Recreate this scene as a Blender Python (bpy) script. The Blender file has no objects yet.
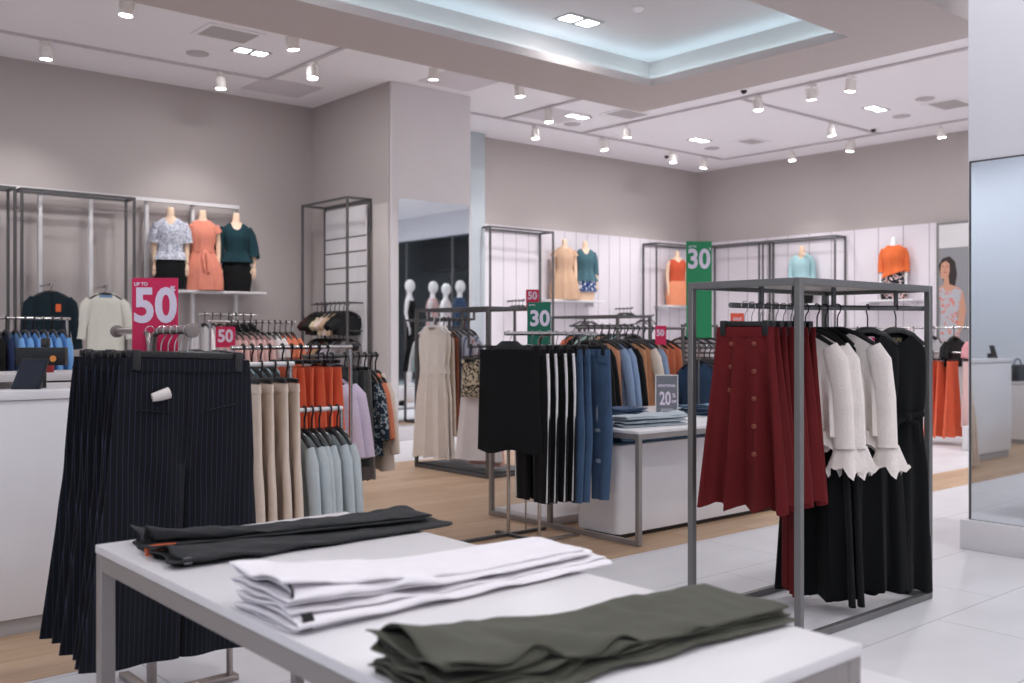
import bpy, bmesh, math, random
from mathutils import Vector, Matrix, noise
RND = random.Random(11)
PI = math.pi
COL = bpy.context.scene.collection
ORD = ['first', 'second', 'third', 'fourth', 'fifth', 'sixth', 'seventh', 'eighth', 'ninth', 'tenth', 'eleventh', 'twelfth']

# ------------------------------------------------------------------ materials
def lin(c):
    out = []
    for v in c[:3]:
        v = v / 255.0
        out.append(v / 12.92 if v <= 0.04045 else ((v + 0.055) / 1.055) ** 2.4)
    return (*out, 1.0)

MATS = {}
def base_mat(name):
    m = bpy.data.materials.new(name); m.use_nodes = True
    nt = m.node_tree
    return m, nt, nt.nodes['Principled BSDF']

def add_bump(nt, b, scale, strength, coord='Object', dist=0.01):
    tc = nt.nodes.new('ShaderNodeTexCoord'); n = nt.nodes.new('ShaderNodeTexNoise')
    n.inputs['Scale'].default_value = scale; n.inputs['Detail'].default_value = 4
    bp = nt.nodes.new('ShaderNodeBump'); bp.inputs['Strength'].default_value = strength; bp.inputs['Distance'].default_value = dist
    nt.links.new(tc.outputs[coord], n.inputs['Vector']); nt.links.new(n.outputs['Fac'], bp.inputs['Height'])
    nt.links.new(bp.outputs['Normal'], b.inputs['Normal'])

def vary(nt, rgb, amt, scale):
    """Principled colour source: the colour with a faint noise variation; returns the socket."""
    tc = nt.nodes.new('ShaderNodeTexCoord'); n = nt.nodes.new('ShaderNodeTexNoise')
    n.inputs['Scale'].default_value = scale; n.inputs['Detail'].default_value = 3
    mx = nt.nodes.new('ShaderNodeMix'); mx.data_type = 'RGBA'
    a = lin(rgb)
    mx.inputs['A'].default_value = tuple(max(0, v * (1 - amt)) for v in a[:3]) + (1,)
    mx.inputs['B'].default_value = tuple(min(1, v * (1 + amt)) for v in a[:3]) + (1,)
    nt.links.new(tc.outputs['Object'], n.inputs['Vector']); nt.links.new(n.outputs['Fac'], mx.inputs['Factor'])
    return mx.outputs['Result'], tc

def paint(name, rgb, rough=0.6, metal=0.0, amt=0.03, scale=3.0, bump=0.0, bscale=60, spec=0.5):
    if name in MATS: return MATS[name]
    m, nt, b = base_mat(name)
    s, _ = vary(nt, rgb, amt, scale)
    nt.links.new(s, b.inputs['Base Color'])
    b.inputs['Roughness'].default_value = rough; b.inputs['Metallic'].default_value = metal
    b.inputs['Specular IOR Level'].default_value = spec
    if bump: add_bump(nt, b, bscale, bump)
    MATS[name] = m
    return m

def fabric(name, rgb, stripe=None, print_=None, amt=0.10, rough=0.9, bump=0.25, bscale=180, sheen=0.05):
    """stripe=(axis, period, width, rgb2); print_=(scale, [(pos, rgb), ...])"""
    if name in MATS: return MATS[name]
    m, nt, b = base_mat(name)
    s, tc = vary(nt, rgb, amt, 14)
    if print_:
        v = nt.nodes.new('ShaderNodeTexNoise'); v.inputs['Scale'].default_value = print_[0]; v.inputs['Detail'].default_value = 2
        nt.links.new(tc.outputs['Object'], v.inputs['Vector'])
        r = nt.nodes.new('ShaderNodeValToRGB'); r.color_ramp.interpolation = 'CONSTANT'
        els = r.color_ramp.elements
        while len(els) > 1: els.remove(els[-1])
        els[0].position = 0; els[0].color = lin(rgb)
        for p, c in print_[1]:
            e = els.new(p); e.color = lin(c)
        nt.links.new(v.outputs['Fac'], r.inputs['Fac']); s = r.outputs['Color']
    if stripe:
        ax, per, wid, rgb2 = stripe
        sx = nt.nodes.new('ShaderNodeSeparateXYZ'); nt.links.new(tc.outputs['Object'], sx.inputs[0])
        d = nt.nodes.new('ShaderNodeMath'); d.operation = 'MULTIPLY'; d.inputs[1].default_value = 1.0 / per
        nt.links.new(sx.outputs[ax], d.inputs[0])
        f = nt.nodes.new('ShaderNodeMath'); f.operation = 'FRACT'; nt.links.new(d.outputs[0], f.inputs[0])
        l = nt.nodes.new('ShaderNodeMath'); l.operation = 'LESS_THAN'; l.inputs[1].default_value = wid
        nt.links.new(f.outputs[0], l.inputs[0])
        mx = nt.nodes.new('ShaderNodeMix'); mx.data_type = 'RGBA'
        nt.links.new(l.outputs[0], mx.inputs['Factor']); nt.links.new(s, mx.inputs['A']); mx.inputs['B'].default_value = lin(rgb2)
        s = mx.outputs['Result']
    nt.links.new(s, b.inputs['Base Color'])
    b.inputs['Roughness'].default_value = rough; b.inputs['Specular IOR Level'].default_value = 0.25
    b.inputs['Sheen Weight'].default_value = sheen
    if bump: add_bump(nt, b, bscale, bump, dist=0.004)
    MATS[name] = m
    return m

def glow(name, rgb, strength):
    if name in MATS: return MATS[name]
    m, nt, b = base_mat(name)
    b.inputs['Base Color'].default_value = lin(rgb); b.inputs['Emission Color'].default_value = lin(rgb)
    b.inputs['Emission Strength'].default_value = strength
    MATS[name] = m
    return m

def grooved(name, rgb, axis, period, width, rgb2, offset=0.0, rough=0.45):
    """Painted board with thin grooves every period along an object axis."""
    if name in MATS: return MATS[name]
    m, nt, b = base_mat(name)
    s, tc = vary(nt, rgb, 0.02, 1.5)
    sx = nt.nodes.new('ShaderNodeSeparateXYZ'); nt.links.new(tc.outputs['Object'], sx.inputs[0])
    d = nt.nodes.new('ShaderNodeMath'); d.operation = 'MULTIPLY_ADD'; d.inputs[1].default_value = 1.0 / period; d.inputs[2].default_value = offset
    nt.links.new(sx.outputs[axis], d.inputs[0])
    f = nt.nodes.new('ShaderNodeMath'); f.operation = 'FRACT'; nt.links.new(d.outputs[0], f.inputs[0])
    l = nt.nodes.new('ShaderNodeMath'); l.operation = 'LESS_THAN'; l.inputs[1].default_value = width / period
    nt.links.new(f.outputs[0], l.inputs[0])
    mx = nt.nodes.new('ShaderNodeMix'); mx.data_type = 'RGBA'
    nt.links.new(l.outputs[0], mx.inputs['Factor']); nt.links.new(s, mx.inputs['A']); mx.inputs['B'].default_value = lin(rgb2)
    nt.links.new(mx.outputs['Result'], b.inputs['Base Color']); b.inputs['Roughness'].default_value = rough
    MATS[name] = m
    return m

def brick_mat(name, c1, c2, mortar, bw, rh, msize, rough, offset=0.5, rot=0.0, grain=0.0, shift=(0, 0, 0), spec=0.5):
    m, nt, b = base_mat(name)
    tc = nt.nodes.new('ShaderNodeTexCoord'); mp = nt.nodes.new('ShaderNodeMapping')
    mp.inputs['Rotation'].default_value = (0, 0, rot); mp.inputs['Location'].default_value = shift
    nt.links.new(tc.outputs['Object'], mp.inputs['Vector'])
    br = nt.nodes.new('ShaderNodeTexBrick')
    br.offset = offset; br.inputs['Color1'].default_value = lin(c1); br.inputs['Color2'].default_value = lin(c2); br.inputs['Mortar'].default_value = lin(mortar)
    br.inputs['Scale'].default_value = 1.0; br.inputs['Brick Width'].default_value = bw; br.inputs['Row Height'].default_value = rh
    br.inputs['Mortar Size'].default_value = msize; br.inputs['Mortar Smooth'].default_value = 0.3; br.inputs['Bias'].default_value = 0.0
    nt.links.new(mp.outputs[0], br.inputs['Vector'])
    s = br.outputs['Color']
    n = nt.nodes.new('ShaderNodeTexNoise'); mp2 = nt.nodes.new('ShaderNodeMapping')
    mp2.inputs['Scale'].default_value = (1.2, 22, 1) if grain else (1.2, 2.2, 1)
    nt.links.new(mp.outputs[0], mp2.inputs['Vector']); nt.links.new(mp2.outputs[0], n.inputs['Vector'])
    n.inputs['Scale'].default_value = 2.0; n.inputs['Detail'].default_value = 6
    mx = nt.nodes.new('ShaderNodeMix'); mx.data_type = 'RGBA'; mx.blend_type = 'MULTIPLY'; mx.inputs['Factor'].default_value = 1.0
    r = nt.nodes.new('ShaderNodeValToRGB'); g = 1 - (grain or 0.07)
    r.color_ramp.elements[0].position = 0.3; r.color_ramp.elements[0].color = (g, g, g, 1)
    r.color_ramp.elements[1].position = 0.7; r.color_ramp.elements[1].color = (1, 1, 1, 1)
    nt.links.new(n.outputs['Fac'], r.inputs['Fac']); nt.links.new(s, mx.inputs['A']); nt.links.new(r.outputs['Color'], mx.inputs['B'])
    nt.links.new(mx.outputs['Result'], b.inputs['Base Color']); b.inputs['Roughness'].default_value = rough
    b.inputs['Specular IOR Level'].default_value = spec
    return m

# ------------------------------------------------------------------ mesh helpers
def obj(name, bm, mat, parent=None, smooth=True, ang=0.75):
    bmesh.ops.recalc_face_normals(bm, faces=bm.faces)
    if smooth:
        for f in bm.faces: f.smooth = True
        for e in bm.edges:
            if len(e.link_faces) == 2 and e.calc_face_angle(0) > ang: e.smooth = False
    me = bpy.data.meshes.new(name); bm.to_mesh(me); bm.free()
    me.materials.append(mat)
    o = bpy.data.objects.new(name, me); COL.objects.link(o)
    if parent is not None: o.parent = parent
    return o

def tag(o, label, cat, group=None):
    o['label'] = label; o['category'] = cat
    if group: o['group'] = group
    return o

def empty(name, loc=(0, 0, 0), rz=0.0):
    o = bpy.data.objects.new(name, None); o.empty_display_size = 0.1; COL.objects.link(o)
    o.location = loc; o.rotation_euler = (0, 0, rz)
    return o

def struct(name, bm, mat, label=None, smooth=True):
    o = obj(name, bm, mat, smooth=smooth); o['kind'] = 'structure'
    if label: o['label'] = label
    return o

def dup(root, loc=None, rz=None):
    c = root.copy(); COL.objects.link(c)
    if loc is not None: c.location = loc
    if rz is not None: c.rotation_euler = (0, 0, rz)
    for k in list(root.children):
        d = k.copy(); COL.objects.link(d); d.parent = c
        for g in list(k.children):
            e = g.copy(); COL.objects.link(e); e.parent = d
    return c

def BM(): return bmesh.new()

def box(bm, x0, x1, y0, y1, z0, z1, bev=0.0, seg=2):
    vs = [bm.verts.new((x, y, z)) for x in (x0, x1) for y in (y0, y1) for z in (z0, z1)]
    idx = [(0, 1, 3, 2), (4, 6, 7, 5), (0, 4, 5, 1), (2, 3, 7, 6), (0, 2, 6, 4), (1, 5, 7, 3)]
    fs = [bm.faces.new([vs[i] for i in q]) for q in idx]
    if bev:
        es = list({e for f in fs for e in f.edges})
        bmesh.ops.bevel(bm, geom=es, offset=bev, segments=seg, affect='EDGES', profile=0.5)
    return bm

def bx(x0, x1, y0, y1, z0, z1, bev=0.0, seg=2): return box(bmesh.new(), x0, x1, y0, y1, z0, z1, bev, seg)

def loft(bm, rings, cap0=False, cap1=False):
    vr = [[bm.verts.new(p) for p in r] for r in rings]
    n = len(rings[0])
    for a, b in zip(vr[:-1], vr[1:]):
        for i in range(n):
            j = (i + 1) % n
            bm.faces.new((a[i], a[j], b[j], b[i]))
    if cap0: bm.faces.new(vr[0][::-1])
    if cap1: bm.faces.new(vr[-1])
    return bm

def tube(bm, path, rad, n=8, cap=True, flat=1.0):
    """Tube along a polyline; rad is a number or one per point."""
    pts = [Vector(p) for p in path]
    if not hasattr(rad, '__len__'): rad = [rad] * len(pts)
    rings = []
    t0 = (pts[1] - pts[0]).normalized()
    up = Vector((0, 1, 0)) if abs(t0.y) < 0.9 else Vector((1, 0, 0))
    u = (up - t0 * up.dot(t0)).normalized()
    for i, p in enumerate(pts):
        if i == 0: t = pts[1] - pts[0]
        elif i == len(pts) - 1: t = pts[-1] - pts[-2]
        else: t = (pts[i + 1] - pts[i]).normalized() + (pts[i] - pts[i - 1]).normalized()
        t.normalize()
        u = (u - t * u.dot(t)).normalized(); w = t.cross(u)
        rings.append([p + u * (math.cos(2 * PI * k / n) * rad[i] * flat) + w * (math.sin(2 * PI * k / n) * rad[i]) for k in range(n)])
    return loft(bm, rings, cap, cap)

def lathe(bm, prof, n=20, cx=0, cy=0):
    rings = [[(cx + r * math.cos(2 * PI * k / n), cy + r * math.sin(2 * PI * k / n), z) for k in range(n)] for r, z in prof]
    return loft(bm, rings, True, True)

def sphere(bm, c, r, sx=1, sy=1, sz=1, u=12, v=8):
    rings = []
    for i in range(1, v):
        a = PI * i / v
        rings.append([(c[0] + r * sx * math.sin(a) * math.cos(2 * PI * k / u), c[1] + r * sy * math.sin(a) * math.sin(2 * PI * k / u), c[2] + r * sz * math.cos(a)) for k in range(u)])
    return loft(bm, rings, True, True)

def spow(c, p): return math.copysign(abs(c) ** p, c)

def cring(z, w, d, n=44, A=0.0, k=3.0, ph=0.0, cx=0.0, cy=0.0, flat=2.6, dz=0.0):
    """One horizontal ring of cloth: a flattened loop that waves in y by A."""
    out = []
    for i in range(n):
        t = 2 * PI * i / n
        x = w * spow(math.cos(t), 2 / flat); y = d * spow(math.sin(t), 2 / flat)
        q = x / max(w, 1e-6)
        y += A * (math.sin(k * PI * q + ph) + 0.45 * math.sin(1.7 * k * PI * q + 2.1 * ph + 0.6))
        out.append((cx + x, cy + y, z + dz * math.sin(k * PI * q + ph * 1.3)))
    return out

def lerp(a, b, u): return a + (b - a) * u
def interp(tbl, u):
    for (a, va), (b, vb) in zip(tbl[:-1], tbl[1:]):
        if u <= b:
            q = (u - a) / max(b - a, 1e-9); q = q * q * (3 - 2 * q)
            return tuple(lerp(x, y, q) for x, y in zip(va, vb)) if hasattr(va, '__len__') else lerp(va, vb, q)
    return tbl[-1][1]

# ------------------------------------------------------------------ shared materials
M_BLACK_PLASTIC = paint('black_plastic', (22, 22, 24), 0.4)
M_STEEL = paint('grey_powder_coated_steel', (118, 117, 116), 0.42, 0.35)
M_TABLESTEEL = paint('satin_table_steel', (150, 144, 141), 0.42, 0.3)
M_DARKSTEEL = paint('dark_grey_steel', (92, 91, 92), 0.45, 0.3)
M_CHROME = paint('brushed_chrome', (190, 188, 186), 0.22, 1.0)
M_WHITE = paint('white_lacquer', (228, 225, 227), 0.35)
M_WHITEMETAL = paint('white_metal', (225, 223, 224), 0.4)
M_SKIN = paint('mannequin_skin', (232, 200, 172), 0.45)
M_MANWHITE = paint('mannequin_white', (238, 238, 238), 0.3)
M_MIRROR = None

# ------------------------------------------------------------------ hangers
def hook_path(r, drop=0.0):
    p = [(0, 0, -0.085 - drop), (0, 0, -0.05), (0.004, 0, -0.035), (r * 0.75, 0, -0.02)]
    for a in range(-30, 216, 22):
        p.append((r * math.cos(math.radians(a)), 0, r * math.sin(math.radians(a))))
    return p

def hanger(root, w=0.2, kind='top', rail=0.0125, mat=None, far=False, hookmat=None, drop=0.0):
    mat = mat or M_BLACK_PLASTIC
    bm = BM()
    r = rail + (0.0075 if far else 0.0050)
    hw = 0.0055 if far else 0.0022
    if kind == 'top':
        for s in (-1, 1):
            tube(bm, [(0, 0, -0.078 - drop), (s * 0.03, 0, -0.080 - drop), (s * w * 0.6, -0.004, -0.105 - drop), (s * w, -0.01, -0.148 - drop)], [0.017, 0.017, 0.014, 0.008], 8)
    else:
        box(bm, -w, w, -0.008, 0.008, -0.094, -0.072, 0.003)
    if far:
        tube(bm, hook_path(r, drop), hw, 6)
        h = obj('hanger', bm, mat, root)
    else:
        h = obj('hanger', bm, mat, root)
        hb = BM(); tube(hb, hook_path(r, drop), 0.0034 if kind == 'top' else hw, 8)
        obj('hook', hb, hookmat or (M_BLACK_PLASTIC if kind == 'top' else M_CHROME), h)
        if kind == 'clip':
            for s in (-1, 1):
                cb = BM()
                box(cb, s * w * 0.86 - 0.014, s * w * 0.86 + 0.014, -0.017, 0.017, -0.135, -0.068, 0.004)
                obj('clip', cb, M_BLACK_PLASTIC if hookmat else mat, h)
    if far and kind == 'clip':
        pass
    return h

# ------------------------------------------------------------------ garments (hung: z = 0 is the rail's axis, x = width, front = -y)
def skirt(name, mat, w0=0.17, w1=0.27, L=0.85, d0=0.012, d1=0.035, A=0.02, k=3.0, ph=0.0, z0=-0.1, p=1.0, m=16, band=True, buttons=None, n=56):
    bm = BM(); rings = []
    for i in range(m):
        u = i / (m - 1)
        rings.append(cring(z0 - L * u, lerp(w0, w1, u ** p), lerp(d0, d1, u), n, A * u ** 0.8, k, ph + u * 0.5, dz=0.012 * u))
    loft(bm, rings)
    o = obj(name, bm, mat)
    if band:
        b2 = BM(); loft(b2, [cring(z0 + 0.004, w0 + 0.002, d0 + 0.002), cring(z0 - 0.02, w0 + 0.004, d0 + 0.004), cring(z0 - 0.04, w0 + 0.004 + (w1 - w0) * 0.03, d0 + 0.004)])
        obj('waistband', b2, mat, o)
    if buttons:
        bmat, cnt, bxp = buttons
        for i in range(cnt):
            u = 0.1 + 0.62 * i / (cnt - 1)
            w = lerp(w0, w1, u ** p); d = lerp(d0, d1, u); Au = A * u ** 0.8
            q = bxp
            y = -d * (1 - abs(q) ** 2.6) ** (1 / 2.6) + Au * (math.sin(k * PI * q + ph + u * .5) + 0.45 * math.sin(1.7 * k * PI * q + 2.1 * (ph + u * .5) + 0.6))
            bb = BM(); sphere(bb, (q * w, y - 0.001, z0 - L * u), 0.011, 1, 0.35, 1, 12, 6)
            obj('button', bb, bmat, o)
    return o

def trousers(name, mat, w=0.2, hip=0.24, L=1.0, rise=0.3, leg0=0.13, leg1=0.11, z0=-0.1, d=0.016, spread=0.02, A=0.008, k=2.0, ph=0.0, band=True, n=48, bandmat=None, flare=1.0, pinch=0.75):
    """Waist loop that pinches at the crotch and splits into two legs, one surface."""
    bm = BM()
    def body(u):
        W = lerp(w, hip, u ** 0.7)
        r = cring(z0 - rise * u, W, d * lerp(0.8, 1.5, u), n, A * u, k, ph)
        pz = pinch * max(0, (u - 0.35) / 0.65) ** 1.5
        return [(x, y * (1 - pz * math.exp(-(x / (0.2 * W)) ** 2)), z) for x, y, z in r]
    rings = [body(i / 8) for i in range(9)]
    vr = [[bm.verts.new(p) for p in r] for r in rings]
    for p, q in zip(vr[:-1], vr[1:]):
        for i in range(n):
            j = (i + 1) % n; bm.faces.new((p[i], p[j], q[j], q[i]))
    last = rings[-1]; h = n // 2
    for s, ids in ((1, [(-n // 4 + i) % n for i in range(h + 1)]), (-1, [(n // 4 + i) % n for i in range(h + 1)])):
        half = [last[i] for i in ids]; prev = [vr[-1][i] for i in ids]; mm = len(half)
        for a in range(1, 15):
            u = a / 14
            z = z0 - rise - (L - rise) * u
            lw = lerp(hip * 0.5, leg0, min(1, u * 2.5)) if u < 0.4 else lerp(leg0, leg1, ((u - 0.4) / 0.6) ** flare)
            cx = s * (lw + spread * u + 0.0005)
            tgt = []
            for i in range(mm):
                t = -PI + 0.12 + (2 * PI - 0.24) * i / (mm - 1)
                x = lw * spow(math.cos(t), 0.8); y = d * 1.45 * spow(math.sin(t), 0.8)
                y += A * (0.7 + u) * math.sin(k * PI * x / lw + ph + s + u)
                tgt.append((cx + s * x, s * y, z))
            q = min(1.0, u * 4.0)
            ring_ = [(lerp(hx, tx, q), lerp(hy, ty, q), tz) for (hx, hy, hz), (tx, ty, tz) in zip(half, tgt)]
            cur = [bm.verts.new(p) for p in ring_]
            for i in range(mm):
                j = (i + 1) % mm
                bm.faces.new((prev[i], prev[j], cur[j], cur[i]))
            prev = cur
    bmesh.ops.remove_doubles(bm, verts=bm.verts, dist=1e-5)
    o = obj(name, bm, mat, ang=1.4)
    if band:
        b2 = BM(); loft(b2, [cring(z0 + 0.003, w + 0.002, d * 0.8 + 0.002), cring(z0 - 0.02, w + 0.004, d * 0.8 + 0.004), cring(z0 - 0.04, w + 0.008, d * 0.9 + 0.004)])
        obj('waistband', b2, bandmat or mat, o)
    return o

def top(name, mat, w=0.21, wh=0.22, L=0.6, sleeve='long', sl=0.55, d=0.02, A=0.01, k=2.0, ph=0.0, neck=0.07, flare=1.0, slmat=None, m=14, n=40, sw=0.055, cuff=0.045, spread=0.08, vneck=0.05, part=True, waist=None):
    """Blouse, shirt or dress on a shaped hanger."""
    bm = BM()
    rings = [cring(-0.070, neck, 0.020, n), cring(-0.085, neck * 1.35, 0.022, n), cring(-0.125, w * 0.8, 0.020, n), cring(-0.155, w * 0.97, d, n)]
    for r in rings[:2]:
        for i, p in enumerate(r):
            if p[1] < 0: r[i] = (p[0], p[1], p[2] - vneck * (-p[1] / 0.022) * (1 - min(1, abs(p[0]) / (neck * 1.4))))
    for i in range(m):
        u = i / (m - 1)
        ww = lerp(w, wh, u ** flare)
        if waist:
            uw, fw = waist
            ww *= 1 - (1 - fw) * math.exp(-((u - uw) / 0.13) ** 2)
        rings.append(cring(-0.20 - (L - 0.20) * u, ww, lerp(d, d * 1.5, u), n, A * u ** 0.8, k, ph + 0.6 * u, dz=0.008 * u))
    loft(bm, rings)
    o = obj(name, bm, mat)
    if sleeve:
        for s in (-1, 1):
            sb = BM()
            if sleeve == 'short':
                path = [(s * w * 0.86, 0, -0.145), (s * (w + 0.03), 0, -0.22), (s * (w + 0.05), 0, -0.32)]; rad = [0.05, 0.075, 0.075]
            else:
                path = [(s * w * 0.86, 0, -0.15), (s * (w + 0.012), -0.004, -0.22), (s * (w + 0.03 + spread * 0.4), -0.012, -0.2 - sl * 0.45), (s * (w + 0.03 + spread), -0.02, -0.2 - sl)]
                rad = [0.045, sw * 1.1, sw, cuff]
            tube(sb, path, rad, 12, False, flat=0.5)
            obj('sleeve', sb, slmat or mat, o)
    return o

def hang(o, loc, rz, label, cat, group=None):
    o.location = loc; o.rotation_euler = (0, 0, rz)
    return tag(o, label, cat, group)

# ------------------------------------------------------------------ fixtures
def bar(bm, p, q, s=0.015):
    """Square tube between two axis-aligned points (half side s)."""
    lo = [min(a, b) - s for a, b in zip(p, q)]; hi = [max(a, b) + s for a, b in zip(p, q)]
    box(bm, lo[0], hi[0], lo[1], hi[1], lo[2], hi[2], min(0.003, s * 0.3), 1)

def cyl(bm, p, q, r, n=14): tube(bm, [p, q], r, n)

def frame_rack(x0, x1, y0, y1, h, label, plate=True, s=0.0155, mat=None, base=False):
    mat = mat or M_STEEL
    t = empty('clothes_rack', (x0, y0, 0)); tag(t, label, 'clothes rack')
    W, D = x1 - x0, y1 - y0
    for (x, y) in ((s, s), (W - s, s), (s, D - s), (W - s, D - s)):
        b = BM(); box(b, x - s, x + s, y - s, y + s, 0.001, h, 0.003, 1); obj('post', b, mat, t)
    b = BM()
    for z in (h - s,):
        box(b, 2 * s, W - 2 * s, 0, 2 * s, z - s, z + s, 0.002, 1); box(b, 2 * s, W - 2 * s, D - 2 * s, D, z - s, z + s, 0.002, 1)
        box(b, 0, 2 * s, 2 * s, D - 2 * s, z - s, z + s, 0.002, 1); box(b, W - 2 * s, W, 2 * s, D - 2 * s, z - s, z + s, 0.002, 1)
    obj('top_frame', b, mat, t)
    b = BM()
    box(b, 2 * s, W - 2 * s, 0, 2 * s, 0.001, 0.032, 0.002, 1); box(b, 2 * s, W - 2 * s, D - 2 * s, D, 0.001, 0.032, 0.002, 1)
    box(b, 0, 2 * s, 2 * s, D - 2 * s, 0.001, 0.032, 0.002, 1); box(b, W - 2 * s, W, 2 * s, D - 2 * s, 0.001, 0.032, 0.002, 1)
    obj('base_frame', b, mat, t)
    if plate:
        obj('top_plate', bx(2 * s, W - 2 * s, 2 * s, D - 2 * s, h - 0.012, h - 0.004), mat, t)
    if base:
        obj('base_plate', bx(2 * s, W - 2 * s, 2 * s, D - 2 * s, 0.004, 0.05), base, t)
    return t
EXPOSURE = 0.3
SPOT_E = 58
DOWN_E = 23

# ================================================================== THE SETTING
M_WALL = paint('greige_wall_paint', (186, 177, 175), 0.75, amt=0.015, scale=0.8)
M_CEIL = paint('white_ceiling_paint', (249, 246, 249), 0.85, amt=0.01, scale=0.8)
M_BULK = paint('warm_white_bulkhead_paint', (204, 195, 194), 0.8, amt=0.01)
M_PILLAR = paint('white_wall_paint', (214, 214, 220), 0.55, amt=0.01)
M_TILE = brick_mat('white_floor_tile', (226, 224, 227), (219, 217, 221), (186, 183, 185), 1.2, 0.6, 0.004, 0.42, 0.5, 0.0, shift=(0.35, 0.2, 0), spec=0.4)
M_WOOD = brick_mat('oak_plank_floor', (206, 176, 148), (190, 158, 128), (156, 126, 100), 1.4, 0.16, 0.002, 0.5, 0.37, 0.0, grain=0.16, spec=0.35)
m, nt, b = base_mat('mirror_glass'); b.inputs['Base Color'].default_value = (0.84, 0.88, 0.91, 1); b.inputs['Metallic'].default_value = 1; b.inputs['Roughness'].default_value = 0.02
M_MIRROR = m
X1, Y1, ZC = 15.2, 12.25, 4.45
XL, YN = -3.2, -4.0

struct('floor', bx(XL, 26, YN, Y1, -0.12, 0.0), M_TILE)
bm = BM(); box(bm, XL, 8.6, 4.03, 8.56, -0.01, 0.002); box(bm, 8.6, X1, 4.03, 4.54, -0.01, 0.002)
struct('floor_wood', bm, M_WOOD)
struct('ceiling', bx(XL, X1, YN, Y1, ZC, ZC + 0.15), M_CEIL)
struct('wall_back', bx(XL, X1 + .2, Y1, Y1 + 0.2, 0, ZC + .15), M_WALL)
struct('wall_right', bx(X1, X1 + 0.2, 3.4, Y1, 0, ZC + .15), M_WALL)
struct('wall_left', bx(XL - 0.2, XL, YN, Y1, 0, ZC + .15), paint('cool_white_side_wall', (198, 208, 222), 0.6, amt=.01))
struct('wall_front', bx(XL, X1, YN - 0.2, YN, 0, ZC + .15), M_PILLAR)
# projecting block between the two bays of the back wall
struct('wall_side', bx(6.85, 8.1, 10.33, Y1 - 0.002, 0, ZC - 0.002), M_WALL)
struct('pillar_front', bx(6.86, 8.1, 10.30, 10.33, 0, ZC - 0.004), M_WHITE)
struct('trim_2', bx(6.82, 6.85, 10.33, 10.66, 0.0, 2.95, 0.003), paint('spotlit_greige', (200, 192, 189), 0.6))  # side strip, a spot's brightening put into its paler greige
struct('baseboard_side', bx(6.80, 6.82, 10.30, 10.66, 0.0, 0.14, 0.003), M_WHITE)
struct('baseboard_front', bx(6.84, 8.1, 10.26, 10.30, 0.0, 0.16, 0.003), M_WHITE)
struct('door_1', bx(6.832, 6.85, 10.68, 10.92, 0.0, 2.62, 0.002), paint('dark_greige', (132, 122, 118), 0.6))
struct('trim_3', bx(8.1, 9.76, 12.05, Y1 - 0.001, 0, ZC - 0.002), paint('cool_white_paint', (184, 192, 198), 0.5))
M_PLANKX = grooved('white_plank_panel_back', (226, 220, 226), 'X', 0.27, 0.010, (150, 144, 150))
M_PLANKY = grooved('white_plank_panel_right', (226, 220, 226), 'Y', 0.43, 0.012, (150, 144, 150), 0.3)
struct('wall_panel_back', bx(9.77, X1 - 0.051, 12.20, Y1 - 0.001, 0, 3.07), M_PLANKX)
struct('wall_panel_right', bx(15.15, X1 - 0.001, 7.5, 12.2, 0, 3.07), M_PLANKY)
# right pillar with a mirror on its near face
struct('pillar_right', bx(6.08, 7.3, 0.4, 2.81, 0, ZC - 0.002), M_PILLAR)
struct('baseboard_right', bx(6.04, 7.33, 0.37, 2.845, 0, 0.18, 0.004), M_WHITE)
o = empty('mirror', (6.08, 1.65, 0.185)); tag(o, 'tall frameless mirror covering the lower part of the big white pillar', 'mirror')
obj('glass', bx(-0.008, 0, -1.14, 1.14, 0.0, 2.17), M_MIRROR, o)
obj('frame', box(box(BM(), -0.012, 0, 1.14, 1.15, 0, 2.18), -0.012, 0, -1.14, 1.15, 2.17, 2.18), M_DARKSTEEL, o)
o = empty('mirror', (6.96, 10.30, 0.17)); tag(o, 'tall mirror on the narrow white column, reflecting mannequins and the shopfront', 'mirror')
obj('glass', bx(0, 1.11, -0.008, 0, 0.0, 2.84), M_MIRROR, o)
obj('frame', bx(0, 1.11, -0.014, 0, 2.84, 2.86), M_WHITEMETAL, o)

# lowered ceiling band with a lit tray
bz = 3.6
bm = BM()
hx0, hx1, hy0, hy1 = 1.0, 6.95, 4.13, 6.14
ox0, ox1, oy0, oy1 = 0.25, 7.66, 3.35, 6.91
rx0, rx1, ry0, ry1 = 0.75, 7.23, 3.86, 6.42
def ring(bm, o, h, z0, z1):
    box(bm, o[0], h[0], o[2], o[3], z0, z1); box(bm, h[1], o[1], o[2], o[3], z0, z1)
    box(bm, h[0], h[1], o[2], h[2], z0, z1); box(bm, h[0], h[1], h[3], o[3], z0, z1)
ring(bm, (ox0, ox1, oy0, oy1), (hx0, hx1, hy0, hy1), bz, 3.67)
ring(bm, (ox0, ox1, oy0, oy1), (rx0, rx1, ry0, ry1), 3.67, ZC - 0.002)
struct('ceiling_bulkhead', bm, M_BULK, smooth=False)
struct('ceiling_tray', bx(rx0, rx1, ry0, ry1, 3.93, ZC - 0.002), paint('tray_ceiling_paint', (214, 210, 214), 0.85, amt=.01))
t = empty('cove_light', (4, 5.1, 3.671)); tag(t, 'cool white cove light strip hidden on the ledge of the ceiling tray', 'cove light')
M_COVE = glow('cove_strip', (200, 232, 240), 7.0)
obj('strip', bx(hx0 - 4, rx1 - .07 - 4, ry1 - 0.065 - 5.1, ry1 - 0.03 - 5.1, 0.001, 0.02), M_COVE, t)
obj('strip', bx(hx0 - 4, rx1 - .07 - 4, ry0 + 0.03 - 5.1, ry0 + 0.065 - 5.1, 0.001, 0.02), M_COVE, t)
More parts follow.
